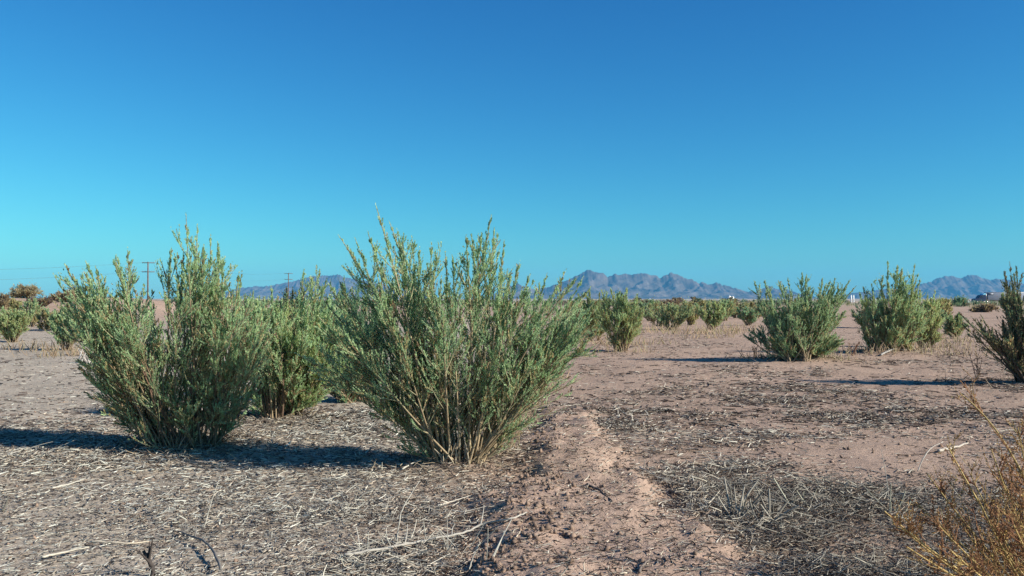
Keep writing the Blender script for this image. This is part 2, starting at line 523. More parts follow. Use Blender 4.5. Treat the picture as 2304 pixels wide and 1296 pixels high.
def grow(root, outline, spikes, r, n_stem, n_br, n_tw, n_leaf, leaf_len, leaf_w, bases, palette, thick=0.8,
         part_stems=0, br_len=0.30, tw_len=0.11, stem_r=0.011, dry=0.12, stem_cols=(TAN, BROWN), low_bare=0.18, spread=0.62, keep_low=0.5, extra=()):
    """A many-stemmed desert shrub inside OUTLINE (metres: x across, z up, about the root), with leafy SPIKES above it."""
    poly = np.array(outline, float)
    xs, zs = poly[:, 0], poly[:, 1]
    H = max(zs.max(), max([s[1] for s in spikes], default=0))
    # stem tips fill the crown volume
    tips = []
    while sum(len(a) for a in tips) < n_stem:
        x = r.uniform(xs.min(), xs.max(), 400); z = zs.min() + (zs.max() - zs.min()) * r.uniform(0.06, 1.0, 400)
        k = inside(poly, x, z)
        k &= (r.uniform(0, 1, 400) < 0.62) | (z > zs.min() + 0.55 * (zs.max() - zs.min()))
        tips.append(np.stack([x[k], z[k]], -1))
    tips = np.concatenate(tips)[:n_stem]
    zc = np.linspace(zs.min(), zs.max(), 24)
    gx = np.linspace(xs.min(), xs.max(), 60)
    GX, GZ = np.meshgrid(gx, zc)
    ins = inside(poly, GX, GZ)
    lo = np.where(ins.any(1), np.where(ins, GX, 9).min(1), 0); hi = np.where(ins.any(1), np.where(ins, GX, -9).max(1), 0)
    hw = np.interp(tips[:, 1], zc, (hi - lo) / 2); mid = np.interp(tips[:, 1], zc, (hi + lo) / 2)
    u = np.clip((tips[:, 0] - mid) / np.maximum(hw, 0.02), -1, 1)
    dy = r.uniform(-1, 1, len(tips)) * np.sqrt(1 - u * u * 0.9) * hw * thick
    T = np.stack([tips[:, 0], dy, tips[:, 1]], -1)
    if len(extra):
        E = np.array([[e[0], 0, e[1]] for e in extra]) ; E = E + r.normal(0, 1, E.shape) * (0.03, 0.16 * thick, 0.03)
        T = np.concatenate([T, E])
    if len(spikes):
        S = np.array([[s[0], r.uniform(-0.5, 0.5) * 0.35 * np.ptp(xs) * thick, s[1]] for s in spikes])
        T = np.concatenate([S, T])
    ns = len(T)
    bb = np.array(bases, float)
    pick = np.argmin(np.abs(T[:, :1] * 0.45 - bb[None, :, 0]) + r.uniform(0, 0.06 + 0.55 * np.ptp(bb[:, 0]), (ns, len(bb))), axis=1)
    P0 = np.zeros((ns, 3)); P0[:, 0] = bb[pick, 0] + r.normal(0, 0.028, ns); P0[:, 1] = bb[pick, 1] + r.normal(0, 0.028, ns) ; P0[:, 2] = bb[pick, 2] - 0.03
    P1 = P0 * 0.5 + T * 0.5
    P1[:, 2] = P0[:, 2] + (T[:, 2] - P0[:, 2]) * r.uniform(0.40, 0.58, ns)
    P1[:, :2] += r.normal(0, 0.035 * H, (ns, 2))
    slen = np.linalg.norm(T - P0, axis=1)
    rr = stem_r * r.uniform(0.55, 1.15, ns)
    sc_k = r.uniform(0, 1, (ns, 1))
    scol = stem_cols[0] * sc_k + stem_cols[1] * (1 - sc_k)
    wood = Geo()
    for s in range(ns):
        g = tube_geo(P0[s:s + 1], P1[s:s + 1], T[s:s + 1], rr[s], 0.0016, 9, 5, scol[s:s + 1])
        if s < part_stems:
            Geo().add(g).build('stem', BARK, root, True)
        else:
            wood.add(g)
    # side branches
    tb = np.sort(low_bare + (0.84 - low_bare) * r.uniform(0, 1, (ns, n_br)) ** 0.85, axis=1)
    bp = bez(P0, P1, T, tb).reshape(-1, 3); bt = bez_tan(P0, P1, T, tb).reshape(-1, 3)
    tt = tb.reshape(-1, 1)
    bl = (br_len * r.uniform(0.45, 1.15, (len(bp), 1)) * (1.12 - 0.90 * tt)) * np.repeat(np.clip(slen / 1.0, 0.5, 1.2), n_br)[:, None]
    bd = nrm(bt * 0.9 + perp(bt, r) * r.uniform(0.35, 0.95, (len(bp), 1)) + np.array([0, 0, 0.06]))
    b1 = bp + bd * bl * 0.55; b2 = bp + bd * bl * 0.93 + np.array([0, 0, 1.0]) * bl * r.uniform(0.0, 0.26, (len(bp), 1))
    rel = np.clip((bp[:, 2] / H), 0, 1)
    ck = r.uniform(0, 1, (len(bp), 1))
    bcol = (TAN * ck + BROWN * (1 - ck)) * (0.8) + GREEN * 0.2
    wood.add(tube_geo(bp, b1, b2, 0.0034, 0.0012, 3, 3, bcol))
    # twigs on the branches, and along the outer stems themselves (the foxtail tips)
    tw = r.uniform(0.12, 1.0, (len(bp), n_tw))
    wp = bez(bp, b1, b2, tw).reshape(-1, 3); wt = bez_tan(bp, b1, b2, tw).reshape(-1, 3)
    wl = (tw_len * r.uniform(0.4, 1.15, (len(wp), 1))) * (1.2 - 0.95 * tw.reshape(-1, 1))
    nlead = max(5, n_tw * 5)
    tl = r.uniform(0.62, 0.985, (ns, nlead))
    lp = bez(P0, P1, T, tl).reshape(-1, 3); lt = bez_tan(P0, P1, T, tl).reshape(-1, 3)
    ll = tw_len * r.uniform(0.6, 1.05, (len(lp), 1)) * (2.1 - 1.95 * tl.reshape(-1, 1))
    wide = np.concatenate([r.uniform(0.15, 0.60, (len(wp), 1)), r.uniform(0.22, 0.42, (len(lp), 1))])
    wp = np.concatenate([wp, lp]); wt = np.concatenate([wt, lt]); wl = np.concatenate([wl, ll])
    wd = nrm(wt * 0.88 + perp(wt, r) * wide + np.array([0, 0, 0.12]))
    w1 = wp + wd * wl * 0.55; w2 = wp + wd * wl * 0.93 + np.array([0, 0, 0.14]) * wl
    # colours: every twig its own shade of green; dead and bare ones more often near the bottom
    nk = len(wp)
    k = r.uniform(0, 1, (nk, 1)); k2 = np.repeat(r.uniform(0, 1, (ns, 1)), n_br * n_tw, 0)
    k2 = np.concatenate([k2, np.repeat(r.uniform(0, 1, (ns, 1)), nlead, 0)])
    wcol = palette[0] * (1 - k) + palette[1] * k
    wcol = np.where(k2 > 0.72, wcol * 0.5 + palette[2] * 0.5, wcol)
    relz = np.clip(wp[:, 2:3] / H, 0, 1)
    wcol = np.where(r.uniform(0, 1, (nk, 1)) < 0.07, np.array([0.52, 0.46, 0.24]), wcol)
    isdry = r.uniform(0, 1, (nk, 1)) < dry * (0.15 + 2.4 * (1 - relz) ** 2)
    wcol = np.where(isdry, np.where(r.uniform(0, 1, (nk, 1)) < 0.4, DRY, np.array([0.46, 0.38, 0.20])) * r.uniform(0.7, 1.4, (nk, 1)), wcol)
    keep = (r.uniform(0, 1, nk) < np.clip(keep_low + relz[:, 0] * 1.6, 0, 1))
    wp, w1, w2, wcol = wp[keep], w1[keep], w2[keep], wcol[keep]
    fol = Geo()
    fol.add(leaf_geo(wp, w1, w2, n_leaf, leaf_len, leaf_w * 1.15, wcol, r, 0.05, spread, True))
    # leaves straight on the outer branches and on the spikes
    bk = r.uniform(0, 1, (len(bp), 1)); bc = palette[0] * (1 - bk) + palette[1] * bk
    fol.add(leaf_geo(bp * 0.6 + b1 * 0.4, b1 * 0.6 + b2 * 0.4, b2, n_leaf, leaf_len, leaf_w * 1.15, bc, r, 0.0, spread, True))
    up0 = bez(P0, P1, T, np.array([0.7]))[:, 0]; up1 = bez(P0, P1, T, np.array([0.86]))[:, 0]
    lc = np.tile(palette[1], (ns, 1)) * r.uniform(0.8, 1.15, (ns, 1))
    fol.add(leaf_geo(up0, up1, T + nrm(T - up1) * 0.02, n_leaf * 7, leaf_len * 1.05, leaf_w * 1.15, lc, r, 0.0, spread * 0.8, True))
    wood.build('branchwork', BARK, root)
    fol.build('foliage', LEAF, root)

def local(base, dist, pts):
    return [((px - 1152.0) / F * dist - base[0], to_world(px, py, dist)[2] - base[2]) for px, py in pts]

def hero(label, group, bpx, outline, spikes, seed, stems_px, **kw):
    base = on_ground(*bpx)
    root = empty('desert_shrub', base)
    tag(root, label, 'shrub', group)
    r = np.random.default_rng(seed)
    bases = []
    for (px, py) in stems_px:
        g = on_ground(px, py)
        bases.append((g[0] - base[0], g[1] - base[1], g[2] - base[2]))
    kw['extra'] = local(base, base[1], kw.get('extra', [])[::2])
    grow(root, local(base, base[1], outline), local(base, base[1], spikes), r, bases=bases, **kw)
    return root

GRP = 'green desert shrubs on the dry field'
hero('largest green desert shrub, beside the bare sandy strip, pale stems fanning from one base', GRP, (1030, 1036),
     [(1000, 1010), (955, 985), (905, 945), (830, 890), (755, 850), (695, 810), (690, 755), (722, 700), (765, 650), (800, 590), (835, 560), (885, 560), (925, 580),
      (975, 590), (1010, 605), (1050, 592), (1090, 570), (1125, 590), (1150, 632), (1200, 645), (1255, 645), (1305, 655), (1335, 690), (1322, 730),
      (1280, 765), (1215, 800), (1160, 850), (1110, 905), (1065, 975), (1055, 1010)],
     [(759, 532), (775, 560), (802, 541), (857, 474), (870, 500), (895, 522), (905, 555), (921, 534), (940, 560), (962, 548), (986, 570), (1000, 572), (1053, 541), (1065, 541),
      (1084, 534), (1105, 496), (1112, 520), (1134, 551), (1122, 560), (1168, 594), (1190, 625), (1232, 620), (1275, 610), (1314, 627), (1332, 650), (1015, 580), (835, 530), (1150, 610), (1290, 630)],
     11, [(990, 1030), (1010, 1036), (1030, 1040), (1050, 1042), (1068, 1036), (1020, 1022), (1045, 1022)],
     n_stem=46, n_br=11, n_tw=7, n_leaf=21, leaf_len=0.0195, leaf_w=0.0068, tw_len=0.15, br_len=0.42, palette=(GREEN, PALE, DARKG), part_stems=24, stem_r=0.0085, thick=0.85, dry=0.24, keep_low=0.28, low_bare=0.16, extra=[(1190, 680), (1215, 665), (1240, 660), (1265, 655), (1290, 655), (1312, 665), (1325, 690), (1330, 705), (1318, 720), (1300, 735), (1290, 755), (1275, 745), (1262, 770), (1240, 780), (1230, 800), (1250, 720), (1280, 700), (1205, 720), (1225, 745), (1205, 830), (1180, 850), (1215, 900), (1190, 930), (1240, 870), (1160, 950), (1225, 855), (1140, 985), (840, 940), (800, 915), (870, 985), (905, 1005), (770, 885), (850, 900), (920, 960), (1170, 640), (1150, 660), (745, 645), (760, 675), (722, 680), (702, 705), (716, 770), (740, 850), (782, 622), (735, 700), (706, 740), (725, 800), (750, 720), (1338, 700), (1334, 680), (1322, 675), (1300, 690), (1285, 670), (1312, 700), (1270, 690), (1340, 715), (1250, 690), (1228, 680), (700, 760), (690, 800), (712, 830), (730, 720)], stem_cols=(TAN * 1.15, TAN * 0.6))
hero('wide green desert shrub at the left with many reddish stems and one tall spire', GRP, (430, 1004),
     [(330, 995), (285, 950), (240, 905), (205, 860), (200, 800), (195, 745), (160, 700), (140, 650), (185, 622), (245, 645), (300, 678), (350, 680), (380, 630),
      (425, 570), (465, 590), (495, 635), (540, 668), (575, 715), (570, 790), (555, 860), (535, 930), (510, 985)],
     [(118, 622), (153, 600), (188, 592), (212, 612), (230, 605), (260, 560), (275, 590), (290, 585), (378, 563), (405, 575), (430, 488), (440, 510), (452, 530), (420, 548), (468, 560), (480, 548),
      (490, 570), (505, 595), (535, 615), (550, 620), (205, 838), (200, 640), (225, 930)],
     12, [(350, 1000), (378, 1008), (400, 1004), (425, 1008), (450, 1002), (475, 1000), (498, 992), (365, 990), (440, 990)],
     n_stem=74, n_br=11, n_tw=7, n_leaf=21, leaf_len=0.0205, leaf_w=0.0070, tw_len=0.155, br_len=0.42, palette=(GREEN * 1.05, PALE, GREEN), part_stems=24, stem_r=0.0080, thick=0.85, dry=0.30, keep_low=0.22, extra=[(140, 640), (160, 650), (170, 675), (185, 640), (195, 690), (185, 720), (205, 660), (215, 700), (200, 745), (225, 740), (205, 790), (215, 830), (230, 860), (225, 640), (250, 650), (270, 920), (250, 890), (300, 950), (390, 590), (410, 590), (440, 560), (460, 590), (560, 700), (565, 740), (570, 780), (560, 830), (545, 880), (530, 930), (520, 900), (590, 720), (600, 690), (600, 760), (595, 800), (585, 840), (575, 870), (610, 730), (580, 690), (560, 680), (605, 780)], stem_cols=(TAN * 0.9, np.array([0.17, 0.10, 0.07])), low_bare=0.16)
hero('green desert shrub filling the gap between the two big shrubs', GRP, (620, 940),
     [(590, 925), (560, 870), (540, 800), (532, 710), (565, 668), (620, 668), (660, 664), (700, 655), (745, 655), (785, 700), (790, 780), (765, 860), (700, 910), (650, 932)],
     [(580, 672), (609, 650), (668, 655), (685, 612), (715, 606), (700, 635), (741, 630), (625, 668), (760, 660)],
     13, [(605, 940), (622, 938), (640, 932), (660, 930)],
     n_stem=80, n_br=10, n_tw=6, n_leaf=16, leaf_len=0.025, leaf_w=0.0092, tw_len=0.17, br_len=0.44, extra=[(540, 700), (548, 690), (540, 740), (555, 720), (545, 780), (555, 850), (560, 890), (575, 905), (740, 880), (760, 820), (770, 740), (765, 700), (560, 760), (565, 800), (575, 840), (585, 880), (550, 740), (600, 890), (570, 690), (735, 830), (720, 860), (750, 780), (700, 890), (660, 910)], palette=(GREEN * 1.1, PALE * 1.05, YELG), part_stems=8, stem_r=0.010, thick=0.7, dry=0.14)
hero('darker green desert shrub half hidden behind the left side of the largest shrub', GRP, (790, 905),
     [(770, 895), (715, 850), (685, 790), (695, 710), (730, 660), (790, 640), (860, 670), (890, 760), (870, 850), (820, 895)],
     [(700, 660), (722, 640), (745, 632), (775, 625), (810, 620), (850, 640)],
     14, [(780, 905), (800, 903), (820, 900)],
     n_stem=80, n_br=9, n_tw=5, n_leaf=14, leaf_len=0.026, leaf_w=0.0085, tw_len=0.19, extra=[(700, 720), (705, 760), (700, 800), (715, 830), (725, 860), (735, 790), (745, 830), (760, 870), (720, 740), (690, 770), (690, 820), (740, 885), (770, 895), (720, 850), (700, 850), (755, 850), (785, 885), (710, 790), (730, 830)], keep_low=0.85, palette=(DARKG, GREEN, DARKG), part_stems=5, stem_r=0.010, thick=0.7, dry=0.1)
hero('compact bushy green shrub on the right, left of the pointed one', GRP, (1795, 812),
     [(1740, 800), (1705, 770), (1715, 720), (1705, 680), (1720, 655), (1760, 660), (1790, 650), (1815, 640), (1850, 635), (1890, 645), (1905, 670), (1895, 720), (1905, 770), (1880, 800), (1830, 810)],
     [(1704, 633), (1722, 632), (1749, 634), (1781, 628), (1811, 616), (1820, 620), (1846, 628), (1862, 632), (1887, 627), (1903, 633), (1917, 632), (1918, 646), (1770, 642), (1690, 745), (1682, 756)],
     15, [(1762, 812), (1778, 808), (1795, 811), (1812, 809), (1828, 812), (1786, 800), (1805, 802)],
     extra=[(1740, 760), (1760, 780), (1790, 785), (1800, 745), (1722, 765), (1850, 785), (1880, 770), (1790, 700), (1775, 740), (1810, 770), (1725, 730), (1745, 715), (1800, 720), (1870, 745), (1840, 650), (1860, 642), (1880, 650), (1730, 790), (1710, 745), (1865, 795)], n_stem=105, n_br=8, n_tw=5, n_leaf=13, leaf_len=0.038, leaf_w=0.0135, palette=(GREEN * 0.9, PALE * 0.85, DARKG * 0.9), part_stems=6, stem_r=0.014, thick=0.9, dry=0.12, keep_low=0.9, low_bare=0.06, br_len=0.36, tw_len=0.20)
hero('tall green desert shrub on the right rising to a pointed spire', GRP, (2005, 796),
     [(1960, 790), (1935, 750), (1930, 700), (1945, 665), (1975, 665), (1995, 640), (2003, 615), (2040, 625), (2062, 640), (2075, 665), (2085, 720), (2060, 770), (2030, 792)],
     [(2001, 590), (2010, 600), (1996, 620), (1988, 632), (2028, 606), (2052, 596), (2058, 618), (2069, 630), (1963, 640), (1948, 648), (1940, 660), (1978, 650), (2020, 600), (2040, 615)],
     16, [(1965, 796), (1980, 798), (2000, 796), (2020, 794), (2045, 790)],
     n_stem=80, n_br=8, n_tw=5, n_leaf=14, leaf_len=0.040, leaf_w=0.0135, palette=(GREEN, PALE, YELG * 0.8), part_stems=5, stem_r=0.013, thick=0.85, dry=0.2, keep_low=0.7, low_bare=0.08, br_len=0.36, tw_len=0.22, stem_cols=(TAN, DRY))
hero('pale yellow-green shrub close behind the pointed one', GRP, (2085, 782),
     [(2060, 775), (2050, 730), (2062, 690), (2085, 668), (2110, 665), (2122, 690), (2118, 740), (2100, 775)],
     [(2073, 655), (2090, 660), (2108, 655), (2118, 672)],
     17, [(2075, 782), (2090, 782)],
     n_stem=36, n_br=8, n_tw=5, n_leaf=14, leaf_len=0.042, leaf_w=0.014, palette=(YELG * 0.85, PALE * 1.1, YELG), stem_r=0.012, thick=0.8, dry=0.28, br_len=0.36, tw_len=0.22)
hero('dark desert shrub cut by the right edge with bare dark limbs reaching left', GRP, (2318, 864),
     [(2280, 845), (2235, 800), (2215, 765), (2245, 735), (2262, 700), (2258, 660), (2275, 635), (2300, 610), (2360, 605), (2420, 650), (2440, 740), (2400, 830), (2340, 858)],
     [(2281, 592), (2268, 614), (2275, 610), (2298, 596), (2320, 585), (2350, 590), (2390, 610), (2262, 632), (2172, 705), (2188, 715), (2204, 712), (2176, 730), (2190, 740), (2214, 722), (2200, 758)],
     18, [(2300, 862), (2315, 866), (2335, 864), (2350, 860)],
     n_stem=95, n_br=8, n_tw=5, n_leaf=12, leaf_len=0.030, leaf_w=0.0095, palette=(DARKG * 0.75, np.array([0.24, 0.23, 0.13]), np.array([0.22, 0.15, 0.10])), part_stems=8, stem_r=0.013, thick=0.8, dry=0.34, br_len=0.32, tw_len=0.13, stem_cols=(BROWN, np.array([0.09, 0.06, 0.05])))
hero('yellowish open shrub standing on thin stems right of the largest shrub', GRP, (1397, 790),
     [(1385, 778), (1365, 745), (1345, 715), (1350, 680), (1375, 660), (1405, 655), (1435, 675), (1452, 710), (1445, 745), (1420, 770)],
     [(1353, 655), (1375, 650), (1390, 660), (1410, 648), (1432, 662), (1448, 690), (1340, 690)],
     19, [(1392, 790), (1402, 790)],
     n_stem=40, n_br=8, n_tw=5, n_leaf=14, leaf_len=0.042, leaf_w=0.014, palette=(YELG * 0.8, PALE, GREEN * 1.1), stem_r=0.012, thick=0.8, dry=0.2, br_len=0.36, tw_len=0.22, stem_cols=(TAN, DRY))
hero('dull green shrub tucked behind the right tip of the largest shrub', GRP, (1335, 768),
     [(1310, 755), (1290, 715), (1298, 680), (1325, 665), (1355, 672), (1375, 710), (1360, 755)],
     [(1300, 662), (1325, 655), (1348, 660), (1368, 680)],
     20, [(1330, 768), (1345, 766)],
     n_stem=36, n_br=8, n_tw=5, n_leaf=13, leaf_len=0.048, leaf_w=0.016, palette=(GREEN, YELG * 0.7, DARKG), stem_r=0.012, thick=0.8, dry=0.22, br_len=0.36, tw_len=0.24)

def small(label, bpx, left, right, top, seed, palette, dry=0.15, n_stem=16, dens=1.0, name='desert_shrub', cat='shrub', group=GRP, stem_cols=(TAN, BROWN), dome=False, bare=0.16, dist=None):
    if dist:
        base = to_world(bpx[0], HOR, dist); base[2] = float(ground_z(base[0], base[1]))
        bpx = (bpx[0], HOR + (CAM_H - base[2]) * F / dist)
    else:
        base = on_ground(*bpx)
    d = base[1]
    root = empty(name, base)
    tag(root, label, cat, group)
    r = np.random.default_rng(seed)
    bx, by = bpx; h = by - top; w = right - left
    if dome:
        o = [(bx - 0.3 * w, by - 0.02 * h), (left, by - 0.25 * h), (left + 0.04 * w, by - 0.6 * h), (left + 0.25 * w, by - 0.88 * h), (left + 0.55 * w, top), (left + 0.8 * w, by - 0.85 * h), (right, by - 0.5 * h), (right - 0.02 * w, by - 0.2 * h), (bx + 0.3 * w, by - 0.02 * h)]
    else:
        o = [(bx - 0.06 * w, by - 0.1 * h), (bx - 0.3 * w, by - 0.3 * h), (left, by - 0.6 * h), (left + 0.1 * w, by - 0.82 * h), (left + 0.35 * w, by - 0.9 * h), (left + 0.6 * w, by - 0.95 * h), (left + 0.88 * w, by - 0.85 * h), (right, by - 0.55 * h), (bx + 0.3 * w, by - 0.28 * h), (bx + 0.06 * w, by - 0.1 * h)]
    o = [(px_ + w * r.uniform(-0.09, 0.09), min(by - 2, py_ + h * r.uniform(-0.07, 0.07))) for px_, py_ in o]
    sp = [(left + w * q, top + h * (0.12 * r.uniform() + 0.16 * abs(q - 0.5))) for q in r.uniform(0.02, 0.98, 0 if dome else 6)]
    px = d / 887.0
    k = 1.0 if d < 30 else 0.75
    grow(root, local(base, d, o), local(base, d, sp), r, int(n_stem * 1.3), max(4, int(8 * k * dens)), max(3, int(5 * k)), max(5, int((10 if d < 14 else 7) * k)), max(0.022, 2.3 * px), max(0.007, 1.05 * px),
         [(-0.05, 0, 0), (0.05, 0, 0), (0, 0.05, 0)], palette, 0.8, 0, 0.38, max(0.16, 9 * px), max(0.009, 0.45 * px), dry, stem_cols, bare)
    return root

small('low green shrub in front of the brown domed thicket', (1508, 742), 1450, 1562, 682, 31, (YELG * 0.6, PALE * 0.85, GREEN), 0.25, 22)
small('small yellow-green shrub right of the brown domed thicket', (1600, 742), 1563, 1636, 678, 32, (YELG * 0.8, PALE, GREEN), 0.22, 16)
small('small dull green shrub just left of the compact bushy one', (1683, 732), 1655, 1712, 690, 33, (GREEN, DARKG, GREEN), 0.22, 14)
small('small sparse green shrub right of the pale yellow-green one', (2147, 762), 2122, 2172, 706, 34, (GREEN, YELG * 0.7, DARKG), 0.3, 13)
small('pale green shrub at the left edge below the sand bank', (28, 770), -30, 78, 692, 35, (PALE * 0.85, YELG * 0.75, GREEN), 0.2, 26)
small('pale green shrub just left of the wide left shrub', (150, 788), 100, 215, 682, 36, (PALE * 0.85, GREEN, PALE), 0.16, 30)
small('dark scrubby shrub left of the pointed shrub', (1952, 738), 1918, 1985, 690, 37, (np.array([0.07, 0.065, 0.045]), DARKG, DARKG), 0.3, 14)
small('dull shrub beside the truck at the right edge', (2275, 716), 2246, 2306, 655, 38, (GREEN, YELG * 0.7, GREEN), 0.25, 18)
small('dark shrub behind the gap between the two big shrubs', (655, 760), 625, 700, 640, 39, (DARKG, np.array([0.07, 0.06, 0.045]), DARKG), 0.3, 18)
small('green shrub behind the right shoulder of the wide left shrub', (560, 800), 515, 610, 655, 40, (PALE, GREEN, PALE), 0.15, 24)
small('rounded brown thicket with a domed top on the middle horizon', (1515, 712), 1462, 1580, 673, 41, (np.array([0.221, 0.147, 0.105]), BROWN * 1.9, np.array([0.147, 0.105, 0.084])), 0.4, 26, name='thicket', cat='thicket', group=None, stem_cols=(BROWN, BROWN * 0.7), dome=True, bare=0.05)
small('pale rounded bush on top of the left sand bank', (58, 668), 15, 98, 641, 42, (np.array([0.462, 0.399, 0.242]), np.array([0.336, 0.315, 0.200]), DRY), 0.25, 26, dome=True, bare=0.05, dist=60)
small('reddish brown bush on the sand bank behind the pale shrub', (155, 690), 115, 205, 656, 43, (np.array([0.30, 0.23, 0.15]), np.array([0.30, 0.24, 0.15]), np.array([0.189, 0.126, 0.095])), 0.3, 24, dome=True, bare=0.05, dist=52)
small('dark brown bush on the face of the left sand bank', (85, 702), 52, 118, 672, 44, (np.array([0.158, 0.116, 0.095]), BROWN * 1.6, np.array([0.126, 0.095, 0.084])), 0.25, 22, dome=True, bare=0.05, dist=48)
small('reddish brown bush on the sand bank at the left edge', (8, 704), -30, 34, 660, 45, (np.array([0.30, 0.24, 0.16]), np.array([0.30, 0.24, 0.15]), np.array([0.189, 0.126, 0.095])), 0.3, 22, dome=True, bare=0.05, dist=46)
small('low brown scrub in front of the truck', (2212, 706), 2182, 2245, 689, 46, (np.array([0.231, 0.168, 0.116]), np.array([0.30, 0.24, 0.15]), DRY * 0.7), 0.3, 18, dome=True, bare=0.05, dist=75)
small('small dark bush below the right mountains with a pale sand gap beside it', (2081, 709), 2068, 2096, 694, 47, (np.array([0.126, 0.105, 0.095]), BROWN * 1.4, DARKG * 0.6), 0.2, 12, dome=True, bare=0.05)
small('small dark green bush left of the white roadside marker', (2160, 690), 2146, 2176, 676, 48, (DARKG * 0.8, DARKG, GREEN * 0.7), 0.1, 12, dome=True, bare=0.05)

def scrub_band():
    r = np.random.default_rng(123)
    spots = sorted([(1462, 722), (1480, 734), (1552, 732), (1632, 722), (1658, 716), (1702, 716), (1385, 718), (1425, 716), (1545, 716), (1345, 722), (1405, 730), (1505, 716), (1585, 718), (40, 726), (150, 744),
             (70, 735), (105, 742), (-5, 740), (215, 748), (2125, 722), (2110, 738), (1290, 738), (560, 745), (600, 738), (720, 742)])
    word = ('first', 'second', 'third', 'fourth', 'fifth', 'sixth', 'seventh', 'eighth', 'ninth', 'tenth', 'eleventh', 'twelfth', 'thirteenth', 'fourteenth', 'fifteenth')
    seen = {}
    for k, (px, py) in enumerate(spots):
        w = r.uniform(34, 62) * (py - 660) / 64; h = r.uniform(32, 56) * (py - 656) / 66
        pal = [(YELG * 0.7, np.array([0.42, 0.34, 0.17]), PALE * 0.8), (YELG * 0.75, np.array([0.36, 0.27, 0.14]), PALE * 0.8), (GREEN, PALE * 0.8, YELG * 0.7)][k % 3]
        side = 'right of the largest shrub' if 1280 < px < 1760 else 'by the left sand bank' if px < 300 else 'behind the two big left shrubs' if px < 800 else 'below the right mountains'
        q = seen[side] = seen.get(side, -1) + 1
        small('%s olive scrub from the left in the low band %s' % (word[q], side), (px, py), px - w * r.uniform(0.4, 0.6), px + w * r.uniform(0.4, 0.6), py - h, 300 + k, pal, 0.3, 13, name='scrub_shrub', group='olive scrub shrubs in the low band', bare=0.06, dome=bool(k % 2))
scrub_band()

def dry_grass():
    """Thin tan grass round the feet of the farther shrubs."""
    r = np.random.default_rng(321)
    cs = [(1990, 800), (2030, 796), (2075, 788), (2130, 778), (2160, 770), (1940, 790), (1600, 760), (1580, 752), (1630, 750), (1720, 806), (1860, 806), (1400, 792), (1440, 775), (1510, 750), (2240, 790), (2170, 800), (140, 800), (110, 790), (180, 800), (30, 785), (1340, 775), (1470, 745), (1660, 745), (1130, 985), (1160, 950), (1190, 915), (1215, 880), (1235, 850), (1110, 1015)]
    P = []; S = []
    for px, py in cs:
        g = on_ground(px, py); near = py > 840
        m = 90 if near else 50; w = (0.10 if near else 0.02 * g[1])
        P.append(g[:2] + r.normal(0, w, (m, 2)) * (1, 0.8)); S.append(np.full(m, 0.13 if near else 0.008 * g[1] + 0.04))
    P = np.concatenate(P); S = np.concatenate(S); n = len(P)
    P0 = np.stack([P[:, 0], P[:, 1], ground_z(P[:, 0], P[:, 1]) - 0.005], -1)
    h = S * r.uniform(0.4, 1.3, n)
    P2 = P0 + np.stack([r.normal(0, 0.4, n), r.normal(0, 0.4, n), np.ones(n)], -1) * h[:, None]
    P1 = (P0 + P2) / 2 + r.normal(0, 0.10, (n, 3)) * h[:, None]
    c = np.array([0.44, 0.32, 0.21]) * r.uniform(0.6, 1.2, (n, 1)) * np.where(r.uniform(0, 1, (n, 1)) < 0.3, np.array([[0.8, 0.95, 0.8]]), 1.0)
    rr = np.clip(0.00042 * P[:, 1], 0.0016, 0.02)
    V, Q, cc = tube_geo(P0, P1, P2, rr, rr * 0.4, 2, 3, c)
    tag(mesh_np('dry_grass', V, Q, None, cc, DRYLEAF), kind='stuff')
dry_grass()

# far scrub: copies of three small bushes along the plain
def far_scrub():
    protos = []
    for k, pal in enumerate(((DARKG * 0.6, np.array([0.11, 0.11, 0.085]), DARKG * 0.7), (np.array([0.20, 0.17, 0.11]), BROWN * 1.8, DARKG * 0.6), (GREEN * 0.8, DARKG, YELG * 0.5))):
        r = np.random.default_rng(90 + k)
        root = empty('scrub_bush', (0, 0, 0))
        o = [(-0.7, 0.02), (-1.1, 0.35), (-0.95, 0.8), (-0.4, 1.15), (0.2, 1.25), (0.75, 0.95), (1.1, 0.5), (0.8, 0.02)]
        grow(root, o, [], r, 16, 4, 3, 6, 0.36, 0.13, [(-0.3, 0, 0), (0.3, 0, 0), (0, 0.2, 0)], pal, 0.9, 0, 0.45, 0.5, 0.02, 0.15, (BROWN, BROWN * 0.6), 0.05)
        protos.append(root)
    r = np.random.default_rng(77)
    spots = []
    for _ in range(400):
        d = 75 * (420 / 75) ** r.uniform(0, 1) ** 0.8
        px = r.uniform(-20, 2320)
        if 110 < px < 1320 or 1690 < px < 1900 or 1870 < px < 2120 or px > 2160 or len(spots) >= 32: continue
        spots.append((px, d))
    used = [False] * 3
    look = ('dark green', 'greyish brown', 'dull green')
    for px, d in spots:
        k = int(r.integers(0, 3))
        s = r.uniform(0.5, 1.1) * (1 + d / 500)
        p = to_world(px, HOR, d)
        loc = (p[0], p[1], float(ground_z(p[0], p[1])) - 0.05)
        if not used[k]:
            o = protos[k]; used[k] = True
        else:
            o = protos[k].copy(); C.objects.link(o)
            for ch in protos[k].children:
                c = ch.copy(); C.objects.link(c); c.parent = o
        o.location = loc; o.rotation_euler = (0, 0, r.uniform(0, 6.28)); o.scale = (s * r.uniform(0.9, 1.6), s, s * r.uniform(0.7, 1.0))
        where = 'below the left sand bank' if px < 200 else 'below the double-peaked mountains' if px < 1720 else 'between the two big right shrubs' if px < 2000 else 'below the right mountains'
        tag(o, 'low %s scrub bush far off on the plain %s' % (look[k], where), 'bush', 'scrub bushes scattered along the horizon')
far_scrub()

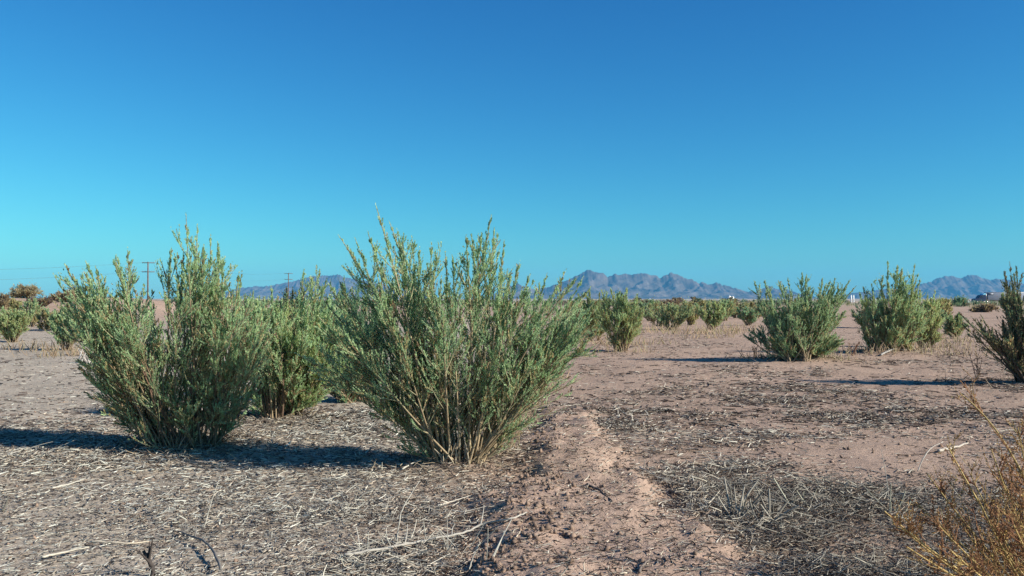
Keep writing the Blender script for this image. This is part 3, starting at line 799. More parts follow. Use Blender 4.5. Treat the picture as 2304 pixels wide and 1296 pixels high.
def scrub_belt():
    """The far edge of the field, where the scrub reads as one dark uneven line."""
    r = np.random.default_rng(555)
    n = 900
    d = 140 * (520 / 140) ** r.uniform(0, 1, n * 3); x = d * r.uniform(-0.66, 0.66, n * 3)
    k = fbm(x * 0.012 + 5, d * 0.02, 61, 3) > 0.47
    x, d = x[k][:n], d[k][:n]; n = len(x)
    m = 26
    h = r.uniform(0.5, 1.25, n) * (0.7 + d / 500); w = h * r.uniform(0.9, 2.0, n)
    u = r.normal(0, 1, (n, m, 3)); u = u / np.linalg.norm(u, axis=2, keepdims=True) * r.uniform(0.55, 1.0, (n, m, 1))
    c = np.stack([x[:, None] + u[..., 0] * w[:, None], d[:, None] + u[..., 1] * w[:, None], ground_z(x, d)[:, None] + (0.45 + 0.5 * np.abs(u[..., 2])) * h[:, None] * (1.05 - 0.35 * np.abs(u[..., 0]))], -1).reshape(-1, 3)
    s_ = np.repeat(h, m)[:, None] * r.uniform(0.16, 0.42, (n * m, 1))
    a = nrm(r.normal(size=(n * m, 3))); b = perp(a[:, None], r)[:, 0]
    V = np.stack([c - a * s_ * 0.6, c + b * s_ * 0.45, c + a * s_ * 0.6 + np.array([0, 0, 0.3]) * s_], 1)
    # one skirt of blades down to the ground under each bush
    pal = np.array([DARKG * 0.6, np.array([0.20, 0.17, 0.11]), GREEN * 0.55, np.array([0.16, 0.13, 0.10]), YELG * 0.5])
    col = np.repeat(pal[r.integers(0, 5, n)], m, 0) * r.uniform(0.7, 1.25, (n * m, 1))
    V2 = np.stack([c * (1, 1, 0) + np.array([0, 0, 1.0]) * (ground_z(c[:, 0], c[:, 1])[:, None] - 0.03), c + b * s_ * 0.2, c - b * s_ * 0.2], 1)
    V = np.concatenate([V, V2]); col = np.concatenate([col, col * 0.9])
    tag(mesh_np('scrub_belt', V.reshape(-1, 3), None, np.arange(len(V) * 3), np.repeat(col, 3, 0), LEAF), kind='stuff')
scrub_belt()

# ------------------------------------------------------------------ foreground dry weed
def foreground_weed():
    base = np.array([1.72, 2.75, 0.0]); base[2] = float(ground_z(base[0], base[1]))
    root = empty('dry_weed', base)
    tag(root, 'golden brown dead weed with yellow stems in the lower right corner', 'weed')
    r = np.random.default_rng(51)
    tipsp = [(2160, 885, 2.80), (1990, 1150, 2.55), (2085, 1065, 2.75), (2130, 1000, 2.9), (2230, 1010, 2.7), (2290, 960, 2.65), (2300, 1060, 2.5), (2040, 1230, 2.35), (2200, 1120, 2.5),
             (2340, 900, 2.9), (2400, 980, 2.6), (2260, 1130, 3.1), (2110, 1180, 2.45), (2380, 860, 3.0), (2330, 1010, 3.15), (2060, 1130, 2.95)]
    tipsp += [(2030, 1190, 2.6), (2140, 1240, 2.3), (2180, 1060, 3.0), (2250, 1060, 2.85), (2280, 1180, 2.35), (2170, 1190, 2.7), (2240, 1210, 2.6), (2310, 1120, 2.8)]
    T = np.array([to_world(*t) - base for t in tipsp])
    n = len(T)
    P0 = np.tile(np.array([0, 0, -0.02]), (n, 1)) + r.normal(0, 0.02, (n, 3)) * (1, 1, 0)
    P1 = T * 0.55; P1[:, 2] = T[:, 2] * r.uniform(0.32, 0.55, n)
    P1[0] = T[0] * np.array([0.25, 0.5, 0.75])
    gold = np.array([0.50, 0.37, 0.15])
    for s in range(n):
        Geo().add(tube_geo(P0[s:s + 1], P1[s:s + 1], T[s:s + 1], 0.0055, 0.0016, 12, 6, (gold * r.uniform(0.6, 1.05))[None])).build('stem', STRAW, root, True)
    nb = 15
    tb = r.uniform(0.3, 0.97, (n, nb))
    bp = bez(P0, P1, T, tb).reshape(-1, 3); bt = bez_tan(P0, P1, T, tb).reshape(-1, 3)
    bl = 0.20 * r.uniform(0.35, 1.1, (len(bp), 1)) * (1.15 - 0.85 * tb.reshape(-1, 1))
    bd = nrm(bt * 0.8 + perp(bt, r) * 0.75 + np.array([0, 0, 0.25]))
    b1 = bp + bd * bl * 0.5; b2 = bp + bd * bl + np.array([0, 0, 0.15]) * bl
    ck = r.uniform(0, 1, (len(bp), 1))
    bc = gold * ck ** 2 * 0.8 + np.array([0.26, 0.12, 0.06]) * (1 - ck ** 2)
    w = Geo().add(tube_geo(bp, b1, b2, 0.0017, 0.0007, 4, 4, bc))
    tw = r.uniform(0.15, 1, (len(bp), 4))
    wp = bez(bp, b1, b2, tw).reshape(-1, 3); wt = bez_tan(bp, b1, b2, tw).reshape(-1, 3)
    wl = 0.05 * r.uniform(0.4, 1.2, (len(wp), 1))
    wd = nrm(wt + perp(wt, r) * 0.8); w1 = wp + wd * wl * .5; w2 = wp + wd * wl + np.array([0, 0, 0.1]) * wl
    w.add(tube_geo(wp, w1, w2, 0.0009, 0.0005, 2, 3, np.repeat(bc, 4, 0)))
    w.build('branchwork', STRAW, root)
    k = r.uniform(0, 1, (len(wp), 1))
    wc = np.array([0.32, 0.18, 0.085]) * k + np.array([0.21, 0.10, 0.055]) * (1 - k)
    wc = np.where(r.uniform(0, 1, (len(wp), 1)) > 0.75, np.array([0.48, 0.33, 0.12]), wc)
    f = Geo().add(leaf_geo(wp, w1, w2, 8, 0.010, 0.0045, wc, r, 0.05, 0.9))
    k = r.uniform(0, 1, (len(bp), 1))
    f.add(leaf_geo(bp, b1, b2, 16, 0.010, 0.0048, np.array([0.30, 0.17, 0.08]) * k + np.array([0.20, 0.095, 0.055]) * (1 - k), r, 0.1, 0.9))
    tp = bez(P0, P1, T, np.array([0.75, 0.9]))
    f.add(leaf_geo(tp[:, 0], tp[:, 1], T, 40, 0.010, 0.0045, np.tile(np.array([0.32, 0.15, 0.07]), (n, 1)), r, 0, 0.9))
    f.build('dead_leaves', DRYLEAF, root)
    root.children[-1]['kind'] = 'stuff'
foreground_weed()

# ------------------------------------------------------------------ ground litter
def scatter(n, dmin, dmax, r, bias=1.0, half=0.62, thr=0.0):
    """Random ground points in front of the camera, thicker near by, kept where litter lies."""
    out = []
    while sum(len(o) for o in out) < n:
        m = n * 2
        d = dmin * (dmax / dmin) ** (r.uniform(0, 1, m) ** bias)
        x = d * r.uniform(-half, half, m)
        dens = litter_density(x, d)
        k = r.uniform(thr, 1.25, m) < dens
        out.append(np.stack([x[k], d[k]], -1))
    return np.concatenate(out)[:n]

def litter(name, n, dmin, dmax, seed, lmin, lmax, rad, cols, nseg, lift, tilt, bias=1.0, flat=1.0, wpow=1.0, thr=0.0):
    r = np.random.default_rng(seed)
    p = scatter(n, dmin, dmax, r, bias, 0.62, thr)
    if thr > 0:                                              # long straws mostly in the two thick beds
        p = p[(p[:, 0] > -1.0) | (r.uniform(0, 1, n) < 0.3)]; n = len(p)
    dens = litter_density(p[:, 0], p[:, 1])
    z = ground_z(p[:, 0], p[:, 1]) + rad * 0.6 + lift * np.clip(dens - 0.25, 0, 1.2) * r.uniform(0, 1, n)
    P0 = np.stack([p[:, 0], p[:, 1], z], -1)
    a = r.uniform(0, 2 * math.pi, n)
    L = (lmin + (lmax - lmin) * r.uniform(0, 1, n) ** 2.2)
    L = L * np.clip(p[:, 1] / 5.0, 0.8, 2.2) ** wpow
    el = r.normal(0, 1, n) * tilt * np.clip(dens, 0.3, 1.3)
    d = np.stack([np.cos(a) * np.cos(el), np.sin(a) * np.cos(el), np.abs(np.sin(el))], -1)
    P2 = P0 + d * L[:, None]
    P1 = (P0 + P2) / 2 + r.normal(0, 0.09, (n, 3)) * L[:, None] * (1, 1, 0.35)
    P1[:, 2] = np.maximum(P1[:, 2], ground_z(P1[:, 0], P1[:, 1]) + rad * 0.5)
    ci = r.integers(0, len(cols), n)
    c = np.array(cols)[ci] * r.uniform(0.7, 1.25, (n, 1))
    c = c * (1 - 0.40 * sstep(0.7, 1.2, p[:, 0]) * (1 - sstep(4.4, 5.6, p[:, 1])))[:, None] * (1 + np.array([[0.06, 0.13, 0.17]]) * sstep(-0.2, -1.3, p[:, 0])[:, None])  # near right bed: shadow among the straws put into their colour; left greyer
    rr = rad * r.uniform(0.5, 1.5, n) * np.clip(p[:, 1] / 5.0, 0.75, 2.4) ** wpow
    V, Q, cc = tube_geo(P0, P1, P2, rr, rr * 0.55, nseg, 3, c, flat)
    o = mesh_np(name, V, Q, None, cc, STRAW)
    tag(o, kind='stuff')
    return o

GREY = [np.array(v) for v in ((0.46, 0.42, 0.35), (0.33, 0.30, 0.26), (0.52, 0.48, 0.40), (0.17, 0.145, 0.125), (0.42, 0.34, 0.26), (0.27, 0.20, 0.15), (0.12, 0.09, 0.075))]
PALES = [np.array(v) for v in ((0.52, 0.47, 0.38), (0.44, 0.40, 0.33), (0.58, 0.53, 0.43), (0.34, 0.31, 0.26))]
DARKS = [np.array(v) for v in ((0.05, 0.038, 0.032), (0.08, 0.055, 0.045), (0.035, 0.028, 0.026), (0.13, 0.09, 0.07))]
litter('stalk_litter', 28000, 2.6, 7.0, 61, 0.014, 0.070, 0.0028, GREY, 1, 0.045, 0.24, 1.0)
litter('bark_litter', 22000, 2.6, 8.0, 68, 0.02, 0.08, 0.0042, GREY, 1, 0.040, 0.22, 1.0, 0.35)
litter('straw_litter', 3400, 2.6, 6.0, 62, 0.05, 0.18, 0.0023, PALES, 3, 0.060, 0.24, 1.0, 1.0, 1.0, 0.62)
litter('stalk_litter', 30000, 6.4, 26.0, 63, 0.02, 0.085, 0.0036, GREY, 1, 0.035, 0.22, 1.15, 0.5, 0.45)
litter('twig_litter', 18000, 2.6, 8.0, 64, 0.010, 0.045, 0.0028, DARKS, 1, 0.02, 0.45)
litter('twig_litter', 8000, 7.0, 36.0, 65, 0.02, 0.11, 0.0055, DARKS, 1, 0.02, 0.25, 1.15, 0.8, 0.45)

def foot_litter():
    r = np.random.default_rng(70); P = []
    for hx, hy, hr, m in ((-0.33, 5.45, 0.20, 1100), (-2.2, 6.1, 0.34, 1500), (-2.0, 7.5, 0.3, 500), (4.75, 14.6, 0.6, 350), (7.1, 16.6, 0.6, 350), (6.3, 10.6, 0.4, 350)):
        P.append(np.array([hx, hy]) + r.normal(0, hr, (m, 2)))
    p = np.concatenate(P); n = len(p)
    P0 = np.stack([p[:, 0], p[:, 1], ground_z(p[:, 0], p[:, 1]) + 0.03 * r.uniform(0, 1, n) ** 2], -1)
    a = r.uniform(0, 6.28, n); el = r.normal(0.1, 0.35, n); L = (0.02 + 0.11 * r.uniform(0, 1, n) ** 2.5) * np.clip(p[:, 1] / 6, 1, 2)
    P2 = P0 + np.stack([np.cos(a) * np.cos(el), np.sin(a) * np.cos(el), np.abs(np.sin(el))], -1) * L[:, None]
    P1 = (P0 + P2) / 2 + r.normal(0, 0.12, (n, 3)) * L[:, None]
    pal = np.array([(0.10, 0.075, 0.06), (0.20, 0.15, 0.11), (0.40, 0.32, 0.22), (0.30, 0.25, 0.18), (0.06, 0.045, 0.04)])
    V, Q, cc = tube_geo(P0, P1, P2, (0.0015 + 0.003 * r.uniform(0, 1, n) ** 2) * np.clip(p[:, 1] / 6, 1, 2), 0.001, 2, 3, pal[r.integers(0, 5, n)] * r.uniform(0.8, 1.2, (n, 1)))
    tag(mesh_np('twig_litter', V, Q, None, cc, STRAW), kind='stuff')
foot_litter()

def strip_bits():
    r = np.random.default_rng(69); n = 2900
    y = 2.7 * (9.0 / 2.7) ** r.uniform(0, 1, n * 4); x = y * r.uniform(-0.1, 0.35, n * 4)
    k = r.uniform(0, 1, n * 4) < track_mask(x, y); x, y = x[k][:n], y[k][:n]; n = len(x)
    P0 = np.stack([x, y, ground_z(x, y) + 0.002], -1)
    a = r.uniform(0, 6.28, n); L = 0.012 + 0.045 * r.uniform(0, 1, n) ** 2.5
    el = np.abs(r.normal(0, 0.30, n))
    P2 = P0 + np.stack([np.cos(a) * np.cos(el), np.sin(a) * np.cos(el), np.sin(el)], -1) * L[:, None]
    P1 = (P0 + P2) / 2 + r.normal(0, 0.16, (n, 3)) * L[:, None] * (1, 1, 0.5)
    pal = np.array([(0.055, 0.04, 0.033), (0.10, 0.07, 0.055), (0.05, 0.038, 0.032), (0.18, 0.13, 0.10), (0.48, 0.42, 0.33), (0.36, 0.30, 0.23)])
    c = pal[r.integers(0, 6, n)] * r.uniform(0.75, 1.2, (n, 1))
    V, Q, cc = tube_geo(P0, P1, P2, 0.0012 + 0.0028 * r.uniform(0, 1, n) ** 2, 0.0009, 2, 3, c)
    tag(mesh_np('twig_litter', V, Q, None, cc, STRAW), kind='stuff')
strip_bits()

def clods():
    """Crumbs of soil along the crumbling edge of the sandy strip and here and there on it."""
    r = np.random.default_rng(66)
    y = 3.1 + 4.5 * r.uniform(0, 1, 2200) ** 1.6
    x = -0.15 + 0.11 * (y - 3.2) + r.normal(0, 0.15, 2200)
    y2 = r.uniform(2.8, 9, 2600); x2 = y2 * r.uniform(-0.6, 0.6, 2600)
    x = np.concatenate([x, x2]); y = np.concatenate([y, y2]); n = len(x)
    y3 = r.uniform(3.45, 4.9, 260); x3 = 0.02 + 0.11 * (y3 - 3.3) + r.normal(0, 0.13, 260)
    x = np.concatenate([x, x3]); y = np.concatenate([y, y3]); n = len(x)
    base = np.array([[1, 0, 0], [-1, 0, 0], [0, 1, 0], [0, -1, 0], [0, 0, 1], [0, 0, -1]], float)
    tri = np.array([[0, 2, 4], [2, 1, 4], [1, 3, 4], [3, 0, 4], [2, 0, 5], [1, 2, 5], [3, 1, 5], [0, 3, 5]])
    s = (0.0025 + 0.013 * r.uniform(0, 1, n) ** 4.0)
    s[-260:] = 0.005 + 0.013 * r.uniform(0, 1, 260) ** 2
    V = base[None] * s[:, None, None] * r.uniform(0.40, 1.45, (n, 6, 1)) + r.normal(0, 0.22, (n, 6, 3)) * s[:, None, None] * np.array([1.15, 1.0, 0.75])
    a = r.uniform(0, 6.28, n); ca, sa = np.cos(a)[:, None], np.sin(a)[:, None]
    V = np.stack([V[..., 0] * ca - V[..., 1] * sa, V[..., 0] * sa + V[..., 1] * ca, V[..., 2]], -1)
    V += np.stack([x, y, ground_z(x, y) + s * 0.35], -1)[:, None]
    T = (tri[None] + np.arange(n)[:, None, None] * 6).reshape(-1, 3)
    c = SOIL * 0.72 * r.uniform(0.55, 1.1, (n, 1))
    o = mesh_np('soil_crumbs', V.reshape(-1, 3), None, T, np.repeat(c, 6, 0), CLOD)
    tag(o, kind='stuff')
clods()

# ------------------------------------------------------------------ single dead sticks one can point at
def stick(label, pts, rad, col, name='dead_stick', cat='stick', group=None, seed=0, twigs=0, z0=0.006):
    """pts: (photograph px, py, height above ground) along the stick; lies or stands where the ground is under the first point."""
    r = np.random.default_rng(1000 + seed)
    P = []
    d0 = None
    for (px, py, h) in pts:
        if h == 0:
            g = on_ground(px, py); d0 = g[1]
            P.append(g + (0, 0, z0))
        else:
            P.append(to_world(px, py, d0 + (h if h is not True else 0)))
    P = np.array(P)
    base = P[0].copy()
    Pl = P - base
    root = empty(name, base); tag(root, label, cat, group)
    # one smooth continuous tube through the points
    n = len(Pl); m = 6
    ts = np.linspace(0, n - 1, (n - 1) * m + 1)
    def cr(t):
        i = min(int(t), n - 2); f = t - i
        p0, p1, p2, p3 = Pl[max(i - 1, 0)], Pl[i], Pl[i + 1], Pl[min(i + 2, n - 1)]
        return 0.5 * ((2 * p1) + (-p0 + p2) * f + (2 * p0 - 5 * p1 + 4 * p2 - p3) * f * f + (-p0 + 3 * p1 - 3 * p2 + p3) * f ** 3)
    Q = np.array([cr(t) for t in ts]); Q[1:-1] += r.normal(0, rad * 0.22, (len(Q) - 2, 3))
    K = len(Q); ns = 7
    tan = nrm(np.gradient(Q, axis=0)); ref = np.array([0.2, 0.3, 0.93])
    if abs(tan[0] @ ref) > 0.85: ref = np.array([0.9, 0.3, 0.1])
    u = nrm(np.cross(tan, ref)); v = np.cross(tan, u)
    rr = rad * np.linspace(1, 0.45, K) * r.uniform(0.88, 1.12, K)
    a = np.linspace(0, 2 * math.pi, ns, endpoint=False)
    V = (Q[:, None] + rr[:, None, None] * (np.cos(a)[None, :, None] * u[:, None] + np.sin(a)[None, :, None] * v[:, None])).reshape(-1, 3)
    F4 = []; 
    for i in range(K - 1):
        for j in range(ns):
            F4.append((i * ns + j, i * ns + (j + 1) % ns, (i + 1) * ns + (j + 1) % ns, (i + 1) * ns + j))
    V = np.vstack([V, Q[0] - tan[0] * rad * 0.2, Q[-1]])
    T3 = [(K * ns, (j + 1) % ns, j) for j in range(ns)] + [(K * ns + 1, (K - 1) * ns + j, (K - 1) * ns + (j + 1) % ns) for j in range(ns)]
    cols = np.array(col) * r.uniform(0.85, 1.12, (len(V), 1))
    mesh_np('stalk', V, F4, T3, cols, STRAW, True, root)
    for k in range(twigs):
        i = int(r.integers(K // 5, K - 1))
        dirv = nrm(tan[i] * 0.6 + nrm(np.cross(tan[i], r.normal(size=3))) + np.array([0, 0, 0.5]))
        L = min(rad * r.uniform(7, 20), r.uniform(0.03, 0.10))
        p0 = Q[i:i + 1]; p2 = p0 + dirv * L; p1 = (p0 + p2) / 2 + r.normal(0, L * 0.08, (1, 3))
        Geo().add(tube_geo(p0, p1, p2, rad * 0.5, rad * 0.2, 4, 5, np.array(col)[None] * r.uniform(0.8, 1.1))).build('twig', STRAW, root, True)
    return root

WHITE = (0.44, 0.41, 0.35); GR = (0.40, 0.37, 0.31); DK = (0.06, 0.048, 0.042); TN = (0.46, 0.36, 0.25)
stick('long bleached branch lying on the straw in front of the bare sandy strip', [(775, 1272, 0), (860, 1259, 0), (960, 1238, 0), (1040, 1222, 0), (1090, 1203, 0), (1150, 1190, 0), (1185, 1178, 0)], 0.0062, (0.38, 0.35, 0.30), 'dead_branch', 'branch', None, 1, 6, 0.045)
stick('thin upright dead stem rising beside the long bleached branch', [(890, 1238, 0), (898, 1180, 0.02), (908, 1140, 0.05), (944, 1082, 0.12)], 0.0032, GR, 'dry_stalk', 'stalk', None, 2)
stick('thin pale stem leaning right over the pale litter on the left', [(458, 1192, 0), (470, 1150, 0.02), (482, 1110, 0.04), (496, 1070, 0.07)], 0.0026, GR, 'dry_stalk', 'stalk', None, 3)
stick('dark forked twig curving up from the bottom edge on the left litter', [(497, 1296, 0), (480, 1255, 0), (455, 1230, 0), (425, 1218, 0), (400, 1208, 0)], 0.006, (0.17, 0.155, 0.14), 'dead_branch', 'branch', None, 4, 5, 0.03)
stick('blackened knobbly twig standing at the bottom edge on the left', [(345, 1296, 0), (342, 1275, 0.01), (330, 1252, 0.02), (322, 1240, 0.03)], 0.010, DK, 'dead_twig', 'twig', None, 5, 5)
stick('banded pale stick poking out of the shadow of the largest shrub', [(905, 1062, 0), (925, 1050, 0), (950, 1032, 0.02)], 0.0060, WHITE, 'dead_stick', 'stick', None, 6, 0, 0.02)
stick('broken pale stub lying on bare soil with a dark stick beside it', [(2112, 1018, 0), (2130, 1014, 0), (2155, 1008, 0), (2178, 1000, 0)], 0.011, (0.42, 0.37, 0.31), 'dead_stick', 'stick', None, 7, 0, 0.014)
stick('long dark stick pointing at the broken pale stub', [(2020, 1026, 0), (2065, 1024, 0), (2112, 1016, 0)], 0.0055, (0.10, 0.07, 0.055), 'dead_stick', 'stick', None, 8, 0, 0.008)
stick('curved pale stem arching up left of the broken pale stub', [(2065, 1062, 0), (2078, 1030, 0.0001), (2096, 1008, 0.03), (2122, 994, 0.06)], 0.0036, (0.55, 0.5, 0.42), 'dry_stalk', 'stalk', None, 9)
stick('dark diagonal stick on the bare sandy strip', [(1322, 1092, 0), (1345, 1104, 0), (1378, 1122, 0)], 0.008, (0.13, 0.10, 0.085), 'dead_stick', 'stick', None, 10, 3, 0.008)
stick('pale grey stick beside the edge of the bare sandy strip', [(1440, 1055, 0), (1470, 1072, 0), (1500, 1090, 0)], 0.0065, (0.45, 0.40, 0.34), 'dead_stick', 'stick', None, 11, 1, 0.012)
stick('long dark stick among the straw right of the sandy strip', [(1505, 1110, 0), (1550, 1128, 0), (1580, 1142, 0), (1640, 1160, 0)], 0.006, (0.10, 0.08, 0.065), 'dead_stick', 'stick', None, 12, 3, 0.016)
stick('bent grey twig at the bottom of the sandy strip', [(1438, 1290, 0), (1444, 1278, 0), (1462, 1262, 0)], 0.006, (0.16, 0.13, 0.11), 'dead_twig', 'twig', None, 13, 1, 0.01)
stick('pale straight stick lying on the left litter', [(118, 1102, 0), (150, 1094, 0), (190, 1083, 0)], 0.0065, (0.42, 0.39, 0.33), 'dead_stick', 'stick', None, 14, 0, 0.012)
stick('short bleached stick in the middle of the left litter', [(285, 1137, 0), (310, 1137, 0), (333, 1140, 0)], 0.006, WHITE, 'dead_stick', 'stick', None, 15, 0, 0.01)
stick('leaning dark twig at the left edge of the litter', [(6, 1150, 0), (12, 1138, 0.01), (18, 1122, 0.03)], 0.006, (0.12, 0.11, 0.09), 'dead_twig', 'twig', None, 16, 1)
stick('straight pale straw running across the left litter near the bottom', [(95, 1262, 0), (150, 1250, 0), (200, 1240, 0)], 0.005, (0.5, 0.45, 0.36), 'dead_stick', 'stick', None, 17, 0, 0.02)
stick('long curved straw lying on reddish soil in the lower left', [(205, 1228, 0), (240, 1228, 0), (290, 1231, 0), (335, 1227, 0)], 0.005, (0.52, 0.44, 0.33), 'dead_stick', 'stick', None, 18, 0, 0.02)
stick('thin straw pointing from the long bleached branch to the sandy strip', [(985, 1150, 0), (1020, 1140, 0), (1055, 1128, 0)], 0.004, (0.5, 0.45, 0.37), 'dead_stick', 'stick', None, 19, 0, 0.03)
stick('grey stem leaning up at the right end of the long bleached branch', [(1055, 1284, 0), (1062, 1260, 0.01), (1075, 1230, 0.02), (1082, 1220, 0.03)], 0.0034, GR, 'dry_stalk', 'stalk', None, 20, 1)
stick('thin slanting stem above the straw in the lower right', [(2000, 1140, 0), (1998, 1100, 0.01), (1992, 1060, 0.02), (1983, 1012, 0.04)], 0.0022, GR, 'dry_stalk', 'stalk', None, 21)
stick('bleached stick lying in front of the pointed shrub', [(1982, 802, 0), (2010, 799, 0), (2040, 797, 0)], 0.018, (0.36, 0.34, 0.31), 'dead_branch', 'branch', None, 22, 3, 0.03)

def stubble(label, spots, seed, hmin, hmax, rad, col, name='stubble_clump'):
    """A clump of broken dead stems still standing in the ground."""
    r = np.random.default_rng(seed)
    c = on_ground(*spots[0])
    root = empty(name, c); tag(root, label, 'dead stems')
    for (px, py) in spots:
        g = on_ground(px, py) - c
        for _ in range(3):
            P0 = (g + np.array([r.normal(0, 0.018), r.normal(0, 0.018), -0.01]))[None]
            h = r.uniform(hmin, hmax)
            P2 = P0 + np.array([[r.normal(0, 0.45), r.normal(0, 0.45), 1.0]]) * h
            P1 = (P0 + P2) / 2 + r.normal(0, 0.008, (1, 3))
            Geo().add(tube_geo(P0, P1, P2, rad * r.uniform(0.6, 1.3), rad * r.uniform(0.3, 0.7), 4, 6, (np.array(col) * r.uniform(0.55, 1.25))[None])).build('dead_stem', STRAW, root, True)
    return root
stubble('clump of broken grey stems standing in the straw right of the sandy strip', [(1660, 1170), (1645, 1172), (1655, 1158), (1725, 1180), (1740, 1175), (1712, 1182), (1672, 1165)], 71, 0.05, 0.19, 0.0062, (0.30, 0.27, 0.22))
stubble('few short broken stems left of the grey stem clump', [(1560, 1105), (1575, 1102)], 72, 0.04, 0.10, 0.006, (0.40, 0.37, 0.32))
stubble('fan of pale straw stems leaning out near the lower right weed', [(1800, 1150), (1815, 1145), (2010, 1160), (2000, 1165)], 73, 0.06, 0.17, 0.0040, (0.42, 0.40, 0.30))
stubble('thin dead shoots standing by the long bleached branch', [(960, 1230), (1000, 1250), (1040, 1240), (880, 1245), (1090, 1262), (820, 1255)], 74, 0.06, 0.16, 0.0026, (0.46, 0.43, 0.36))
stubble('bleached dead stems of an old bush beside the pale left shrub', [(177, 818), (196, 816), (212, 814)], 75, 0.10, 0.42, 0.014, (0.48, 0.44, 0.40))
stubble('tuft of pale dead stems under the wide left shrub', [(395, 1012), (440, 1010), (470, 1006), (415, 1008), (360, 1006)], 76, 0.05, 0.22, 0.0045, (0.40, 0.28, 0.2))
stubble('cut pale stems crowded round the foot of the largest shrub', [(1000, 1042), (1025, 1046), (1050, 1046), (1070, 1042), (1085, 1036), (1012, 1040), (1040, 1044)], 77, 0.05, 0.20, 0.0055, (0.50, 0.42, 0.30))

def dead_sprig(label, bpx, top, seed, col):
    base = on_ground(*bpx); d = base[1]
    root = empty('dead_sprig', base); tag(root, label, 'dead plant')
    r = np.random.default_rng(seed); h = (bpx[1] - top) / F * d
    n = 4; T = np.stack([r.normal(0, 0.22, n) * h, r.normal(0, 0.22, n) * h, r.uniform(0.7, 1.0, n) * h], -1)
    P0 = r.normal(0, 0.01, (n, 3)); P0[:, 2] = -0.01; P1 = T * 0.5 + r.normal(0, 0.03 * h, (n, 3))
    for s in range(n):
        Geo().add(tube_geo(P0[s:s + 1], P1[s:s + 1], T[s:s + 1], 0.006, 0.002, 5, 5, np.array(col)[None])).build('stem', BARK, root, True)
    tb = r.uniform(0.25, 0.95, (n, 8)); bp = bez(P0, P1, T, tb).reshape(-1, 3); bt = bez_tan(P0, P1, T, tb).reshape(-1, 3)
    b2 = bp + nrm(bt + perp(bt, r) * 0.7) * h * 0.22 * r.uniform(0.4, 1, (len(bp), 1)); b1 = (bp + b2) / 2
    g = Geo().add(tube_geo(bp, b1, b2, 0.003, 0.001, 2, 3, np.tile(np.array(col), (len(bp), 1))))
    g.add(leaf_geo(bp, b1, b2, 8, 0.022, 0.007, np.tile(np.array(col) * 1.1, (len(bp), 1)), r, 0.1, 0.9))
    g.build('dead_twigs', DRYLEAF, root)
dead_sprig('small dark dead plant standing left of the right-edge shrub', (2200, 852), 786, 81, (0.085, 0.06, 0.05))
dead_sprig('tiny reddish dead plant between the compact and the pointed shrubs', (1918, 800), 765, 82, (0.22, 0.11, 0.07))
dead_sprig('tiny reddish dead plant at the left foot of the compact bushy shrub', (1700, 806), 775, 83, (0.20, 0.13, 0.08))

# ------------------------------------------------------------------ utility poles and wires
WOODP = plain_mat('pole_wood', (0.12, 0.075, 0.055), 0.9, 0, 0.25, 2.0)
CERAM = plain_mat('insulator', (0.30, 0.30, 0.30), 0.4)
WIRE = plain_mat('wire', (0.08, 0.08, 0.09), 0.5, 0.5)
def box_geo(c, s):
    c = np.array(c, float); s = np.array(s, float) / 2
    V = np.array([(x, y, z) for x in (-1, 1) for y in (-1, 1) for z in (-1, 1)], float) * s + c
    Q = np.array([(0, 1, 3, 2), (4, 6, 7, 5), (0, 4, 5, 1), (2, 3, 7, 6), (0, 2, 6, 4), (1, 5, 7, 3)])
    return V, Q, np.ones((8, 3))
def cyl(p0, p1, r0, r1, ns=12):
    """Closed round bar."""
    p0 = np.array(p0, float)[None]; p1 = np.array(p1, float)[None]
    V, Q, c = tube_geo(p0, (p0 + p1) / 2, p1, r0, r1, 1, ns, np.ones((1, 3)))
    V = np.vstack([V, p0, p1]); n = ns
    caps = [(2 * n, (j + 1) % n, j, j) for j in range(n)]
    T = [(2 * n, (j + 1) % n, j) for j in range(n)] + [(2 * n + 1, n + j, n + (j + 1) % n) for j in range(n)]
    return V, Q, T
def bar(name, p0, p1, r0, r1, mat, parent, ns=12):
    V, Q, T = cyl(p0, p1, r0, r1, ns)
    return mesh_np(name, V, Q, T, None, mat, True, parent)
def box(name, c, s, mat, parent, bev=0.0):
    V, Q, _ = box_geo(c, s)
    o = mesh_np(name, V, Q, None, None, mat, False, parent)
    if bev:
        b = o.modifiers.new('bevel', 'BEVEL'); b.width = bev; b.segments = 2
    return o

def utility_pole(label, px, top, dist, yaw):
    p = to_world(px, top, dist)
    gz = float(ground_z(p[0], p[1])) ; h = p[2] - gz
    root = empty('utility_pole', (p[0], p[1], gz), yaw)
    tag(root, label, 'utility pole', 'utility poles')
    bar('pole', (0, 0, -0.5), (0, 0, h), 0.20, 0.14, WOODP, root)
    for z, w in ((h - 0.25, 3.0), (h - 2.45, 3.0)):
        cr = box('crossarm', (0, 0.19, z), (w, 0.12, 0.16), WOODP, root)
        for x in (-1.4, -0.7, 0.7, 1.4):
            bar('insulator', (x, 0.19, z + 0.08), (x, 0.19, z + 0.28), 0.06, 0.045, CERAM, cr, 8)
    return root, h
p1r, h1 = utility_pole('nearer wooden utility pole with two crossarms above the wide left shrub', 333, 589, 215, 0.06)
p2r, h2 = utility_pole('farther wooden utility pole with two crossarms before the left mountains', 649, 614, 330, 0.06)
bpy.context.view_layer.update()
